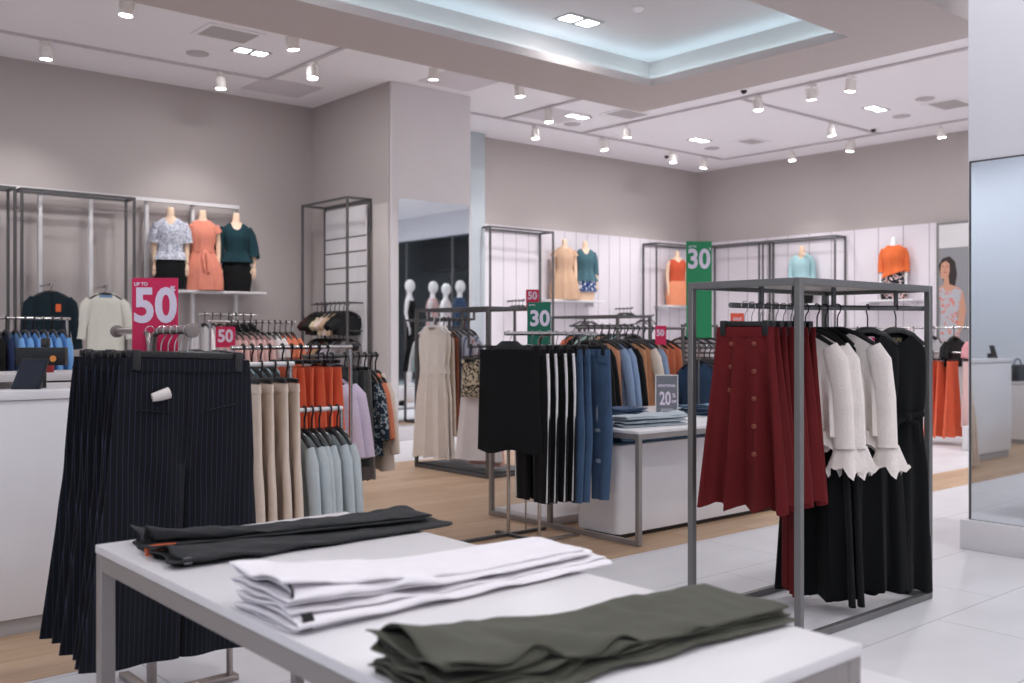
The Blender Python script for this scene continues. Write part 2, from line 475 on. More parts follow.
obj('strip', bx(rx1 - 0.065 - 4, rx1 - 0.03 - 4, ry0 + 0.17 - 5.1, ry1 - 0.17 - 5.1, 0.001, 0.02), M_COVE, t)

# shopfront and the mall beyond it (seen in the column's mirror)
M_DARK = paint('mall_blocker_dark', (38, 42, 46), 0.4)
struct('wall_header', bx(X1, X1 + 0.2, YN, 3.4, 3.85, ZC + .15), M_PILLAR)
struct('ceiling_mall', bx(X1 + .2, 26, YN, 4.4, 4.3, 4.45), paint('mall_soffit', (96, 106, 114), 0.7))
struct('wall_mall', bx(26, 26.2, YN, 4.4, 0, 4.45), grooved('mall_shopfronts', (92, 104, 106), 'Y', 1.7, 0.5, (24, 28, 32)))
struct('wall_blocker_side', bx(X1 + .2, 26, YN - .2, YN, 0, 4.45), M_DARK); struct('wall_blocker_end', bx(X1 + .2, 26, 4.4, 4.6, 0, 4.45), M_DARK)  # unseen mall sides, added to shut out the blue world light
struct('trim_4', bx(17.5, 18.4, YN, 4.4, 3.25, 4.0), paint('mall_dark_band', (20, 23, 27), 0.3))
m, nt, b = base_mat('shop_window_glass')
tr = nt.nodes.new('ShaderNodeBsdfTransparent'); tr.inputs[0].default_value = (0.9, 0.94, 0.95, 1); gl = nt.nodes.new('ShaderNodeBsdfGlossy'); gl.inputs['Roughness'].default_value = 0.02
mx = nt.nodes.new('ShaderNodeMixShader'); mx.inputs[0].default_value = 0.025
nt.links.new(tr.outputs[0], mx.inputs[1]); nt.links.new(gl.outputs[0], mx.inputs[2]); nt.links.new(mx.outputs[0], nt.nodes['Material Output'].inputs[0])
M_GLASS = m
struct('window_1', bx(X1 + 0.06, X1 + 0.08, YN, 3.4, 0, 3.85), M_GLASS)
bm = BM()
for yy in (-1.6, 0.45): box(bm, X1 + .04, X1 + .1, yy - .03, yy + .03, 0, 3.85)
struct('window_frame_1', bm, M_DARKSTEEL)
t = empty('escalator', (18.6, 0, 0)); tag(t, 'dark escalator rising in the mall, reflected in the column mirror', 'escalator')
bm = BM()
for dz, th in ((0, 0.22),):
    ring_ = [[(0, -3, 0.4), (0.9, -3, 0.4), (0.9, -3, 0.9), (0, -3, 0.9)], [(0, 3.6, 3.7), (0.9, 3.6, 3.7), (0.9, 3.6, 4.2), (0, 3.6, 4.2)]]
    loft(bm, ring_, True, True)
obj('truss', bm, paint('escalator_grey', (70, 78, 82), 0.4), t)
bm = BM(); tube(bm, [(0.05, -3, 1.5), (0.05, 2.4, 4.2)], 0.05, 8); obj('handrail', bm, M_BLACK_PLASTIC, t)
for i, (x, y) in enumerate(((17.3, 0.9), (17.6, -1.2), (22, 0.2), (23, 2.0))):
    bm = BM(); lathe(bm, [(0.14, -0.02), (0.16, -0.001)], 18); o = obj('mall_downlight', bm, glow('mall_lamp', (235, 245, 255), 14), None); o.location = (x, y, 4.3)
    tag(o, ORD[i] + ' round white downlight in the mall soffit counted from the shop window', 'ceiling light')
    L = bpy.data.lights.new('mall_lamp', 'AREA'); L.energy = 30; L.size = 0.4; lo = bpy.data.objects.new('mall_lamp', L); lo.location = (x, y, 4.22); COL.objects.link(lo)

# ------------------------------------------------------------------ ceiling fittings
M_TRACK = paint('lighting_track_grey', (206, 200, 202), 0.5)
M_CAN = paint('spotlight_can', (236, 230, 226), 0.45)
M_LENS = glow('lamp_lens', (255, 250, 244), 16)
TR = [('x', 11.2, -1.0, 5.65, 'track nearest the left back wall'), ('x', 9.2, -1.0, 8.4, 'track just behind the bulkhead, over the left bay'),
      ('y', 5.65, 9.2, 11.2, 'short track joining the two tracks of the left bay'), ('y', 9.25, 8.6, 11.0, 'cross track over the middle bay beside the column'),
      ('x', 11.0, 8.4, 14.36, 'long track close to the far back wall'), ('y', 10.83, 4.0, 11.0, 'cross track over the middle of the right bay'),
      ('y', 14.36, 5.0, 11.0, 'track close to the right wall'), ('x', 8.03, 10.83, 14.36, 'short track running to the right wall track')]
for ax, c, a, b_, lab in TR:
    bm = BM()
    z0 = ZC - 0.03
    if ax == 'x': box(bm, a, b_ - .02, c - .017, c + .017, z0, ZC - 0.001, 0.003, 1)
    else: box(bm, c - .017, c + .017, a + .02, b_ - .02, z0, ZC - 0.001, 0.003, 1)
    o = obj('lighting_track', bm, M_TRACK)
    tag(o, 'thin grey ceiling ' + lab, 'lighting track')

def spotlight():
    t = empty('track_spotlight')
    obj('adapter', bx(-0.06, 0.06, -0.018, 0.018, -0.06, -0.031, 0.004), M_CAN, t)
    b = BM(); cyl(b, (0, 0, -0.058), (0, 0, -0.09), 0.012); box(b, -0.075, -0.068, -0.012, 0.012, -0.17, -0.085); box(b, 0.068, 0.075, -0.012, 0.012, -0.17, -0.085); box(b, -0.075, 0.075, -0.012, 0.012, -0.095, -0.085)
    obj('yoke', b, M_CAN, t)
    b = BM(); lathe(b, [(0.035, -0.085), (0.048, -0.09), (0.053, -0.11), (0.064, -0.22), (0.061, -0.225), (0.056, -0.214)], 22)
    can = obj('can', b, M_CAN, t)
    b = BM(); lathe(b, [(0.054, -0.223), (0.056, -0.218)], 20); obj('lens', b, M_LENS, can)
    return t
SPOTS = [(3.1, 11.2), (5.05, 11.2), (3.25, 9.2), (4.9, 9.2), (5.65, 10.1), (6.7, 9.2), (7.98, 9.2), (9.25, 10.05), (9.87, 11.0), (11.3, 11.0), (10.83, 10.05), (13.0, 11.0), (13.85, 11.0), (10.83, 7.75), (10.83, 6.95), (10.83, 6.4), (13.0, 8.03), (14.36, 8.5), (14.36, 9.6), (14.36, 7.05)]
SPL = ['above the dark frame of the left wall', 'second along the left wall track, above the white shelf', 'by itself near the top edge over the left bay', 'next to the bulkhead edge, left of the short track',
       'on the short track over the corner of the left bay', 'peeking below the bulkhead above the column', 'small, peeking below the bulkhead beyond the column', 'on the cross track beside the column, upper of a close pair',
       'at the start of the far wall track, lower of a close pair', 'second along the far wall track', 'at the inner end of the middle cross track', 'third along the far wall track', 'at the far right corner of the ceiling',
       'large, first on the middle cross track beyond the bulkhead', 'second on the middle cross track, near the bulkhead edge', 'nearest on the middle cross track, beside the bulkhead edge', 'on the short track to the right wall', 'on the right wall track just under the short track', 'on the right wall track toward the far corner', 'on the right wall track nearest the big white pillar']
def spot_lamp(x, y, z, e, tx, ty, size=95):
    L = bpy.data.lights.new('spot_lamp', 'SPOT'); L.energy = e; L.spot_size = math.radians(size); L.spot_blend = 0.9; L.shadow_soft_size = 0.07
    L.color = (1.0, 0.98, 0.985)
    lo = bpy.data.objects.new('spot_lamp', L); lo.location = (x, y, z); lo.rotation_euler = Vector((tx, ty, -1)).to_track_quat('-Z', 'Y').to_euler(); COL.objects.link(lo)
proto = spotlight()
for yy in (4.6, 6.2, 7.8): spot_lamp(-1.6, yy, ZC - 0.3, 75, -0.8, 0, 120)   # unseen spots without fittings, added to brighten the side wall in the pillar mirror
for i, (x, y) in enumerate(SPOTS):
    t = proto if i == 0 else dup(proto)
    t.location = (x, y, ZC); t.rotation_euler = (RND.uniform(-.12, .12), RND.uniform(-.12, .12), RND.uniform(0, 3))
    tag(t, 'white track spotlight ' + SPL[i], 'spotlight', 'track spotlights')
    spot_lamp(x, y, ZC - 0.30, SPOT_E, RND.uniform(-.15, .15), 0.25 if y > 10 else 0.0)

M_TWIN = glow('recessed_lamp', (250, 252, 255), 7)
def downlight():
    t = empty('recessed_downlight')
    b = BM(); box(b, -0.2, 0.2, -0.11, 0.11, -0.004, 0.0); obj('frame', b, paint('downlight_frame', (150, 146, 148), 0.5), t)
    for s in (-1, 1): obj('lamp', bx(s * 0.1 - 0.07, s * 0.1 + 0.07, -0.07, 0.07, -0.008, -0.003), M_TWIN, t)
    return t
proto = downlight()
DL = [(4.98, 10.26, ZC, 'over the left bay'), (10.0, 10.24, ZC, 'beyond the bulkhead corner'), (12.7, 10.2, ZC, 'toward the far right corner'), (12.8, 7.2, ZC, 'over the right bay'), (5.82, 5.94, 3.93, 'inside the lit ceiling tray')]
for i, (x, y, z, lab) in enumerate(DL):
    t = proto if i == 0 else dup(proto)
    t.location = (x, y, z - 0.0005); tag(t, 'recessed twin square downlight ' + lab, 'ceiling light', 'recessed twin downlights')
# lamps: those fittings, and unseen fill lamps added behind and beside the camera
for (x, y, z) in [d[:3] for d in DL] + [(2.9, 5.1, 3.93)] + [(x, y, ZC) for x in (-1.8, 1.6, 5.0) for y in (-2.2, 0.4, 2.4)] + [(8.6, 0.6, ZC), (9.0, 4.0, ZC), (12.6, 2.4, ZC), (12.0, -1.6, ZC), (8.6, -2.4, ZC), (-1.6, 8.8, ZC), (1.2, 10.0, ZC)]:
    L = bpy.data.lights.new('downlight_and_fill_lamp', 'AREA'); L.shape = 'RECTANGLE'; L.size = 0.36; L.size_y = 0.16; L.energy = DOWN_E * (2.2 if (x > 8 and y < 4.5) else 0.82 if y < 3 else 0.12 if z < 4 and x > 4 else 0.5 if z < 4 else 1.0); L.color = (0.98, 0.985, 1.0)
    lo = bpy.data.objects.new('downlight_and_fill_lamp', L); lo.location = (x, y, z - 0.02); COL.objects.link(lo)

M_VENT = grooved('vent_slats', (205, 200, 200), 'Y', 0.05, 0.016, (120, 114, 114))
def vent(lab, x, y, w=0.62, d=0.5, dark=False):
    t = empty('ceiling_vent', (x, y, ZC)); tag(t, 'square ceiling vent ' + lab, 'air vent', 'ceiling vents')
    b = BM(); ring(b, (-w / 2, w / 2, -d / 2, d / 2), (-w / 2 + .05, w / 2 - .05, -d / 2 + .05, d / 2 - .05), -0.014, -0.001); obj('frame', b, M_CEIL, t)
    obj('grille', bx(-w / 2 + .05, w / 2 - .05, -d / 2 + .05, d / 2 - .05, -0.009, -0.001), M_VENT, t)
vent('over the left bay beside the bulkhead', 4.5, 9.8); vent('beyond the bulkhead corner', 10.4, 9.65); vent('toward the far right corner', 13.4, 9.7, 0.5, 0.4); vent('over the right bay near the big pillar', 13.3, 6.4)
M_DISC = paint('speaker_grille', (196, 190, 192), 0.7)
bm = BM(); lathe(bm, [(0.115, -0.012), (0.125, -0.008), (0.125, -0.001)], 24)
sp = obj('ceiling_speaker', bm, M_DISC)
for i, (x, y, lab) in enumerate([(4.55, 10.7, 'over the left bay'), (10.3, 10.66, 'beyond the bulkhead corner'), (13.4, 10.5, 'toward the far corner'), (12.75, 6.47, 'over the right bay, nearer one'), (13.5, 7.2, 'over the right bay, farther one')]):
    o = sp if i == 0 else dup(sp)
    o.location = (x, y, ZC); tag(o, 'round grey ceiling speaker ' + lab, 'speaker', 'ceiling speakers')
def dome(x, y, z, lab):
    t = empty('security_camera', (x, y, z)); tag(t, 'small black dome camera in a white ring ' + lab, 'camera', 'dome cameras')
    b = BM(); lathe(b, [(0.06, -0.02), (0.075, -0.015), (0.08, -0.001)], 20); obj('ring', b, M_CEIL, t)
    b = BM(); sphere(b, (0, 0, -0.025), 0.04, u=14, v=10); obj('dome', b, M_BLACK_PLASTIC, t)
dome(10.5, 7.72, ZC, 'on the ceiling close to the bulkhead edge'); dome(13.97, 7.9, ZC, 'on the ceiling by the right wall track'); dome(13.3, 11.4, ZC, 'near the far right corner')
bm = BM(); lathe(bm, [(0.03, -0.03), (0.05, -0.012), (0.05, -0.001)], 18); o = obj('smoke_detector', bm, M_CEIL); o.location = (5.95, 5.4, 3.93)
tag(o, 'small white smoke detector inside the lit ceiling tray', 'smoke detector')
M_PANELLINE = paint('access_panel', (222, 216, 220), 0.8)
for i, (x, y, lab) in enumerate([(6.0, 11.5, 'above the corner of the left bay'), (7.5, 9.75, 'above the column'), (9.7, 10.4, 'beside the cross track by the column')]):
    o = obj('trim_%d' % (10 + i), bx(x - 0.4, x + 0.4, y - 0.35, y + 0.35, ZC - 0.006, ZC - 0.0005), M_PANELLINE); o['kind'] = 'structure'

# ------------------------------------------------------------------ camera and picture
cam = bpy.data.cameras.new('camera'); co = bpy.data.objects.new('camera', cam); COL.objects.link(co)
cam.sensor_width = 36; cam.lens = 35; cam.shift_y = -5.5 / 1024
co.location = (0, 0, 1.3); co.rotation_euler = (math.radians(90), 0, math.radians(49.434 - 90))
cam.dof.use_dof = True; cam.dof.focus_distance = 4.4; cam.dof.aperture_fstop = 3.2
bpy.context.scene.camera = co
sc = bpy.context.scene
sc.view_settings.view_transform = 'Standard'; sc.view_settings.look = 'None'; sc.view_settings.gamma = 1; sc.view_settings.use_curve_mapping = False
sc.view_settings.exposure = EXPOSURE
w = bpy.data.worlds.new('world'); sc.world = w; w.use_nodes = True
w.node_tree.nodes['Background'].inputs[0].default_value = (0.8, 0.88, 1, 1); w.node_tree.nodes['Background'].inputs[1].default_value = 0.25
sc.cycles.use_denoising = True
sc.cycles.max_bounces = 8; sc.cycles.diffuse_bounces = 5; sc.cycles.glossy_bounces = 4; sc.cycles.transparent_max_bounces = 6
sc.cycles.sample_clamp_indirect = 6

# ================================================================== FOREGROUND
def text(name, s, size, mat, parent, loc, rot=(PI / 2, 0, 0), bold=0.0, ax='CENTER', sx=1.0, ay='CENTER'):
    c = bpy.data.curves.new(name, 'FONT'); c.body = s; c.size = size; c.align_x = ax; c.align_y = ay
    c.offset = bold; c.extrude = 0.0006; c.resolution_u = 4
    f = bpy.data.objects.new(name, c); COL.objects.link(f)
    me = bpy.data.meshes.new_from_object(f)
    bpy.data.objects.remove(f); bpy.data.curves.remove(c)
    me.materials.clear(); me.materials.append(mat)
    o = bpy.data.objects.new(name, me); COL.objects.link(o)
    o.location = loc; o.rotation_euler = rot; o.scale = (sx, 1, 1)
    if parent is not None: o.parent = parent
    return o
FACE = math.radians(49.434 - 90)      # a sign turned toward the shop's entrance

# ---- display table in front: x .87-1.66, y .93-2.74, top at .755
def steel_table(x0, x1, y0, y1, h, label, s=0.016, th=0.022, name='display_table', bars=False):
    t = empty(name, (x0, y0, 0)); tag(t, label, 'table')
    W, D = x1 - x0, y1 - y0
    obj('table_top', bx(0, W, 0, D, h - th, h, 0.003), M_WHITE, t)
    b = BM(); z0, z1 = h - th - 2 * s - 0.001, h - th - 0.001
    box(b, 2 * s, W - 2 * s, 0.002, 2 * s, z0, z1, 0.002, 1); box(b, 2 * s, W - 2 * s, D - 2 * s, D - 0.002, z0, z1, 0.002, 1)
    box(b, 0.002, 2 * s, 2 * s, D - 2 * s, z0, z1, 0.002, 1); box(b, W - 2 * s, W - 0.002, 2 * s, D - 2 * s, z0, z1, 0.002, 1)
    obj('apron', b, M_TABLESTEEL, t)
    for (x, y) in ((s, s), (W - s, s), (s, D - s), (W - s, D - s)):
        obj('leg', bx(x - s + .002, x + s - .002, y - s + .002, y + s - .002, 0.001, h - th - 0.001, 0.002, 1), M_TABLESTEEL, t)
    return t
steel_table(0.872, 1.635, 0.945, 2.71, 0.75, 'white topped steel display table in front carrying three stacks of folded trousers', s=0.021)
steel_table(1.30, 2.34, 1.00, 2.45, 0.45, 'low white nested table tucked under the front display table')

# ---- folded trousers: an S-folded sheet swept along x
def folded(name, mat, L, w0, w1, layers, h0, h1, seed, thick=0.0035, rough=0.004, open_=0.02, skew=0.0, nx=110, per=18, base=(0, 0), crum=0.006, lip=0.03):
    bm = BM(); rows = []
    prof = []
    for i in range(layers):
        for j in range(per + 1):
            u = j / per
            prof.append((u if i % 2 == 0 else 1 - u, float(i)))
        if i < layers - 1:
            e = 1.0 if i % 2 == 0 else 0.0
            for a in (1, 2, 3):
                th = PI * a / 4
                prof.append((e + (1 if e else -1) * 0.5 * math.sin(th) * 0.05, i + 0.5 - 0.5 * math.cos(th)))
    for a in range(nx + 1):
        u = a / nx
        q = min(1, u * 1.7); q = q * q * (3 - 2 * q)
        g = math.exp(-u * 11)
        h = lerp(h0, h1, q); w = lerp(w0, w1, u ** 0.9)
        env = math.exp(-((u - 0.30) / 0.17) ** 2) + 0.35 * math.exp(-((u - 0.62) / 0.15) ** 2)
        row = []
        for k, (yy, i) in enumerate(prof):
            lay_ = i / max(1, layers - 1)
            wl = w * (1 - 0.04 * math.sin(i * 2.1 + seed))
            y = (yy - 0.5) * wl + 0.007 * math.sin(i * 1.7 + seed) + skew * u
            wob = noise.noise(Vector((u * L * 8 + seed, yy * 2.2 + i * 0.2, i * 0.3)))
            fine = noise.noise(Vector((u * L * 24 + seed, yy * 5 + i * 0.2, i * 0.3 + 4)))
            z = i * h + thick + rough * (0.3 + lay_) * wob * 1.6 + rough * 0.6 * fine * (0.4 + lay_)
            fr = max(0.0, 0.62 - yy) / 0.62
            z += crum * env * fr * (0.3 + 0.7 * lay_) * math.sin(u * L * 34 + yy * 7 + i * 0.9 + seed)
            y += 0.8 * crum * env * fr * math.sin(u * L * 29 + i * 1.1 + seed * 2)
            z += g * open_ * lay_ * (0.55 + 0.75 * math.sin(yy * 6.5 + i * 1.2 + seed))
            edge = abs(yy - 0.5) * 2
            z -= h * 0.35 * lay_ * edge ** 4
            z = max(z, thick * 0.55 + 0.0002 + i * thick * 1.15)
            z += lerp(base[0], base[1], q)
            y += 0.006 * noise.noise(Vector((u * L * 6, i * 0.8 + seed, 2.0))) * (1 if edge > .8 else 0.3)
            x = u * L + 0.016 * noise.noise(Vector((yy * 3, i * 0.7, seed + 7))) + 0.010 * math.sin(i * 2.4 + seed)
            row.append(bm.verts.new((x, y, z)))
        rows.append(row)
    for r0, r1 in zip(rows[:-1], rows[1:]):
        for k in range(len(prof) - 1):
            bm.faces.new((r0[k], r0[k + 1], r1[k + 1], r1[k]))
    o = obj(name, bm, mat, ang=2.5)
    md = o.modifiers.new('thickness', 'SOLIDIFY'); md.thickness = thick; md.offset = 0
    return o, prof
def patch(name, o, mat, prof_pts, w, tk=0.0012):
    """A thin band bent round the folded edge, given as (y, z) points, from x0 to x1."""
    x0, x1 = w
    bm = BM(); loft(bm, [[(x, y, z) for (y, z) in prof_pts] + [(x, y + tk, z) for (y, z) in prof_pts[::-1]] for x in (x0, x1)], True, True)
    return obj(name, bm, mat, o)
M_BLKDENIM = fabric('charcoal_denim', (44, 45, 47), bump=0.35)
M_WHTDENIM = fabric('white_denim', (238, 234, 238), amt=0.04, bump=0.3, bscale=120)
M_OLIVE = fabric('olive_twill', (84, 84, 74), bump=0.35)
M_LABELBLK = paint('black_label', (26, 26, 28), 0.7)
M_ORANGE_TAG = paint('orange_tag', (226, 100, 48), 0.6)
M_SILVERPRINT = paint('silver_print', (150, 150, 150), 0.5)
ZT = 0.7503
def lay(o, x, y, z, rz, label, group):
    o.location = (x, y, z); o.rotation_euler = (0, 0, rz); tag(o, label, 'trousers', group)
G = 'folded trousers on the front table'
# charcoal pairs, farthest
a, _ = folded('folded_trousers', M_BLKDENIM, 0.80, 0.165, 0.20, 3, 0.011, 0.004, 2.0, rough=0.003, open_=0.010)
lay(a, 0.925, 2.375, ZT, 0.03, 'lower charcoal folded jeans lying flat at the far end of the front table', G)
b_, _ = folded('folded_trousers', M_BLKDENIM, 0.77, 0.185, 0.20, 3, 0.012, 0.005, 5.0, rough=0.004, open_=0.018)
lay(b_, 0.945, 2.565, ZT, -0.16, 'upper charcoal folded jeans with orange tag beside its waistband, far end of front table', G)
for v in b_.data.vertices:
    if v.co.y < -0.02 + v.co.x * 0.15: v.co.z += 0.020 * min(1, (-0.02 + v.co.x * 0.15 - v.co.y) / 0.04)
b3 = BM(); tube(b3, [(-0.012, -0.086, 0.012), (0.02, -0.09, 0.016), (0.06, -0.10, 0.016)], 0.013, 10, True, flat=0.3); obj('tag', b3, M_ORANGE_TAG, b_)['label'] = 'orange paper tag'
patch('size_label', a, M_SILVERPRINT, [(-0.088, 0.010), (-0.091, 0.018), (-0.088, 0.025)], (0.012, 0.032))
# white jeans, two thick pairs
a, _ = folded('folded_trousers', M_WHTDENIM, 0.84, 0.235, 0.205, 4, 0.011, 0.0052, 9.0, thick=0.004, rough=0.003, open_=0.006, crum=0.004)
lay(a, 0.885, 1.765, ZT, -0.005, 'lower white folded jeans in the stack at the middle of the front table', G)
patch('label', a, M_LABELBLK, [(-0.1195, 0.006), (-0.1275, 0.014), (-0.1275, 0.026), (-0.1195, 0.038)], (0.012, 0.036))['label'] = 'black waistband label'
b_, _ = folded('folded_trousers', M_WHTDENIM, 0.80, 0.23, 0.185, 4, 0.011, 0.0045, 3.3, thick=0.004, rough=0.004, open_=0.012, base=(0.045, 0.0235), crum=0.007)
lay(b_, 0.885, 1.79, ZT, -0.01, 'upper white folded jeans, topmost at the middle of the front table', G)
b3 = BM(); tube(b3, [(0.012, -0.100, 0.050), (0.010, -0.119, 0.062), (0.010, -0.118, 0.076), (0.012, -0.100, 0.086)], 0.003, 8, True); obj('inner_band', b3, M_LABELBLK, b_)
# olive trousers, nearest
a, _ = folded('folded_trousers', M_OLIVE, 0.79, 0.225, 0.205, 4, 0.0095, 0.0042, 1.2, thick=0.003, rough=0.003, open_=0.012, crum=0.009)
lay(a, 0.868, 1.265, ZT, -0.075, 'bottom olive green folded trousers of the nearest stack', G)
b_, _ = folded('folded_trousers', M_OLIVE, 0.77, 0.22, 0.215, 4, 0.0105, 0.0042, 6.1, thick=0.003, rough=0.005, open_=0.020, base=(0.036, 0.0185), crum=0.018)
lay(b_, 0.874, 1.275, ZT, -0.075, 'top olive green folded trousers of the nearest stack', G)

# ---- pinstripe trousers on their two-armed stand
t = empty('trouser_stand', (1.345, 3.55, 0)); tag(t, 'chrome two armed stand carrying the navy pinstripe trousers beside the cash counter', 'clothes stand')
M_PIPE = paint('satin_pipe', (165, 155, 150), 0.3, 0.8)
ZR = 1.318
b = BM(); tube(b, [(0, 0.0, 0.02), (0, 0.0, ZR - 0.05), (0, -0.012, ZR - 0.016), (0, -0.05, ZR), (0, -0.33, ZR)], 0.0125, 14); obj('arm', b, M_PIPE, t)
b = BM(); tube(b, [(0, 0.03, 0.02), (0, 0.03, ZR - 0.05), (0, 0.042, ZR - 0.016), (0, 0.08, ZR), (0, 0.36, ZR)], 0.0125, 14); obj('arm', b, M_PIPE, t)
for y in (-0.342, 0.372):
    b = BM(); tube(b, [(0, y - .012, ZR), (0, y - .009, ZR), (0, y + .009, ZR), (0, y + .012, ZR)], [0.018, 0.024, 0.024, 0.018], 18); obj('end_cap', b, paint('end_cap_grey', (128, 118, 114), 0.45), t)
b = BM(); cyl(b, (0.29, 0.0, 0.02), (0.29, 0.0, 0.42), 0.0125); obj('post', b, M_PIPE, t)
b = BM(); cyl(b, (0.0, 0.015, 0.40), (0.29, 0.0, 0.40), 0.010); obj('crossbar', b, M_PIPE, t)
b = BM(); box(b, -0.28, 0.32, -0.02, 0.03, 0.001, 0.022, 0.004); box(b, -0.02, 0.02, -0.3, 0.3, 0.001, 0.021, 0.004); obj('base', b, M_PIPE, t)
M_PIN = fabric('navy_pinstripe', (14, 15, 22), stripe=('X', 0.0175, 0.12, (40, 46, 64)), amt=0.1, bump=0.15)
M_TAGWHITE = paint('security_tag_white', (214, 205, 200), 0.4)
pin = trousers('pinstripe_trousers', M_PIN, w=0.222, hip=0.248, L=0.985, rise=0.33, leg0=0.135, leg1=0.158, z0=-0.098, d=0.015, spread=0.0, A=0.007, k=1.6, n=64)
hanger(pin, 0.205, 'clip', 0.0125, drop=0)
b = BM(); tube(b, [(-0.175, -0.022, -0.262), (-0.06, -0.026, -0.272)], 0.0035, 6); obj('pocket', b, M_PIN, pin)
b = BM(); tube(b, [(0.06, -0.026, -0.268), (0.175, -0.022, -0.245)], 0.0035, 6); obj('pocket', b, M_PIN, pin)
b = BM(); tube(b, [(0, -0.0125, -0.14), (0, -0.019, -0.25), (0, -0.0155, -0.40), (0, -0.0085, -0.428)], 0.0022, 6); obj('seam', b, M_PIN, pin)
PINL = ['nearest navy pinstripe wide trousers, facing front behind the display table']
GP = 'pinstripe trousers on the stand'
for i in range(8):
    o = pin if i == 0 else dup(pin)
    yy = 3.235 + 0.059 * i + (0.05 if i >= 5 else 0)
    o.location = (1.345, yy, ZR); o.rotation_euler = (0, 0.035 if i == 0 else RND.uniform(-.01, .03), RND.uniform(-.05, .05) if i else 0.02)
    tag(o, PINL[0] if i == 0 else 'navy pinstripe wide trousers, ' + ORD[i] + ' from the front of their stand', 'trousers', GP)
b = BM(); tube(b, [(-0.128, -0.030, -0.222), (-0.098, -0.034, -0.214), (-0.073, -0.032, -0.206)], [0.014, 0.018, 0.019], 12, True, flat=0.7); o = obj('security_tag', b, M_TAGWHITE, pin); o['label'] = 'white plastic security tag'

# ---- sale signs
M_PINKSIGN = paint('magenta_card', (206, 24, 82), 0.5)
M_SIGNWHITE = paint('sign_lilac_white', (226, 214, 232), 0.5)
M_GREENSIGN = paint('green_card', (20, 134, 84), 0.5)
M_TEALSIGN = paint('dark_green_card', (0, 104, 82), 0.5)
def sign(loc, w, h, mat, lines, label, rz=FACE, holder=None, name='sale_sign'):
    t = empty(name, loc, rz); tag(t, label, 'sale sign')
    obj('panel', bx(-w / 2, w / 2, -0.003, 0.003, 0, h, 0.001, 1), mat, t)
    for s, size, x, z, bold, sx in lines:
        text('lettering', s, size, M_SIGNWHITE, t, (x, -0.0042, z), bold=bold, sx=sx)
    if holder:
        b = BM(); cyl(b, (0, 0.008, -holder), (0, 0.008, 0.05), 0.005, 8); box(b, -0.03, 0.03, -0.004, 0.012, -0.006, -0.0, 0.001, 1); obj('holder', b, M_CHROME, t)
    return t
sign((1.367, 3.590, 1.245), 0.166, 0.266, M_PINKSIGN, [('50', 0.172, 0.001, 0.160, 0.0055, 0.92), ('UP TO', 0.017, -0.050, 0.243, 0.0006, 1), ('%', 0.026, 0.066, 0.226, 0.0008, 1)],
     'large magenta UP TO 50% sale sign standing above the pinstripe trousers')

# ---- cash counter on the left with what stands on it
t = empty('cash_counter', (1.03, 4.67, 0)); tag(t, 'long white cash counter behind the pinstripe trousers', 'counter')
obj('front_panel', bx(0.0, 1.02, 0.0, 0.03, 0.075, 1.02, 0.002), M_WHITE, t)
obj('plinth', bx(0.02, 1.0, 0.02, 0.58, 0.001, 0.073, 0.002), paint('counter_plinth_grey', (178, 174, 174), 0.5), t)
obj('counter_top', bx(-0.015, 1.035, -0.015, 0.16, 1.022, 1.064, 0.004), M_WHITE, t)
obj('work_surface', bx(0.0, 1.02, 0.161, 0.60, 0.93, 0.96, 0.003), M_WHITE, t)
obj('side_panel', bx(0.99, 1.02, 0.031, 0.60, 0.075, 0.929), M_WHITE, t); obj('side_panel', bx(0, 0.03, 0.031, 0.60, 0.075, 0.929), M_WHITE, t)
M_SCREEN = paint('dark_navy_glass', (26, 32, 46), 0.25)
t = empty('tablet', (1.235, 4.745, 1.0645), -0.75); tag(t, 'dark tablet leaning back on the white cash counter', 'tablet')
b = BM(); loft(b, [[(-0.075, 0.0, 0.0), (0.055, 0.0, 0.0), (0.055, 0.014, 0.0), (-0.075, 0.014, 0.0)], [(-0.045, 0.045, 0.135), (0.075, 0.045, 0.135), (0.075, 0.057, 0.135), (-0.045, 0.057, 0.135)]], True, True); obj('body', b, M_BLACK_PLASTIC, t)
b = BM(); loft(b, [[(-0.070, -0.0012, 0.005), (0.050, -0.0012, 0.005), (0.050, 0.002, 0.005), (-0.070, 0.002, 0.005)], [(-0.041, 0.0428, 0.130), (0.070, 0.0428, 0.130), (0.070, 0.046, 0.130), (-0.041, 0.046, 0.130)]], True, True); obj('screen', b, M_SCREEN, t)
b = BM(); box(b, -0.02, 0.03, 0.05, 0.085, 0.0, 0.05, 0.002); obj('stand', b, M_BLACK_PLASTIC, t)
t = empty('cash_register', (1.385, 5.07, 0.9605), FACE + 0.15); tag(t, 'black cash register display with a round orange sticker behind the tablet', 'cash register')
obj('base', bx(-0.10, 0.10, -0.08, 0.08, 0.0, 0.03, 0.006), M_BLACK_PLASTIC, t)
b = BM(); cyl(b, (0, 0.01, 0.03), (0, 0.01, 0.23), 0.018); obj('pole', b, M_BLACK_PLASTIC, t)
hd = obj('display', bx(-0.108, 0.112, -0.03, 0.03, 0.20, 0.285, 0.004), M_BLACK_PLASTIC, t)
b = BM(); tube(b, [(0.06, -0.0325, 0.232), (0.06, -0.0305, 0.232)], 0.015, 18); obj('sticker', b, paint('orange_sticker', (232, 150, 70), 0.5), hd)
b = BM(); box(b, 0.0, 0.035, -0.02, 0.02, 0.286, 0.33, 0.006); obj('scanner', b, paint('scanner_grey', (50, 46, 46), 0.5), t)
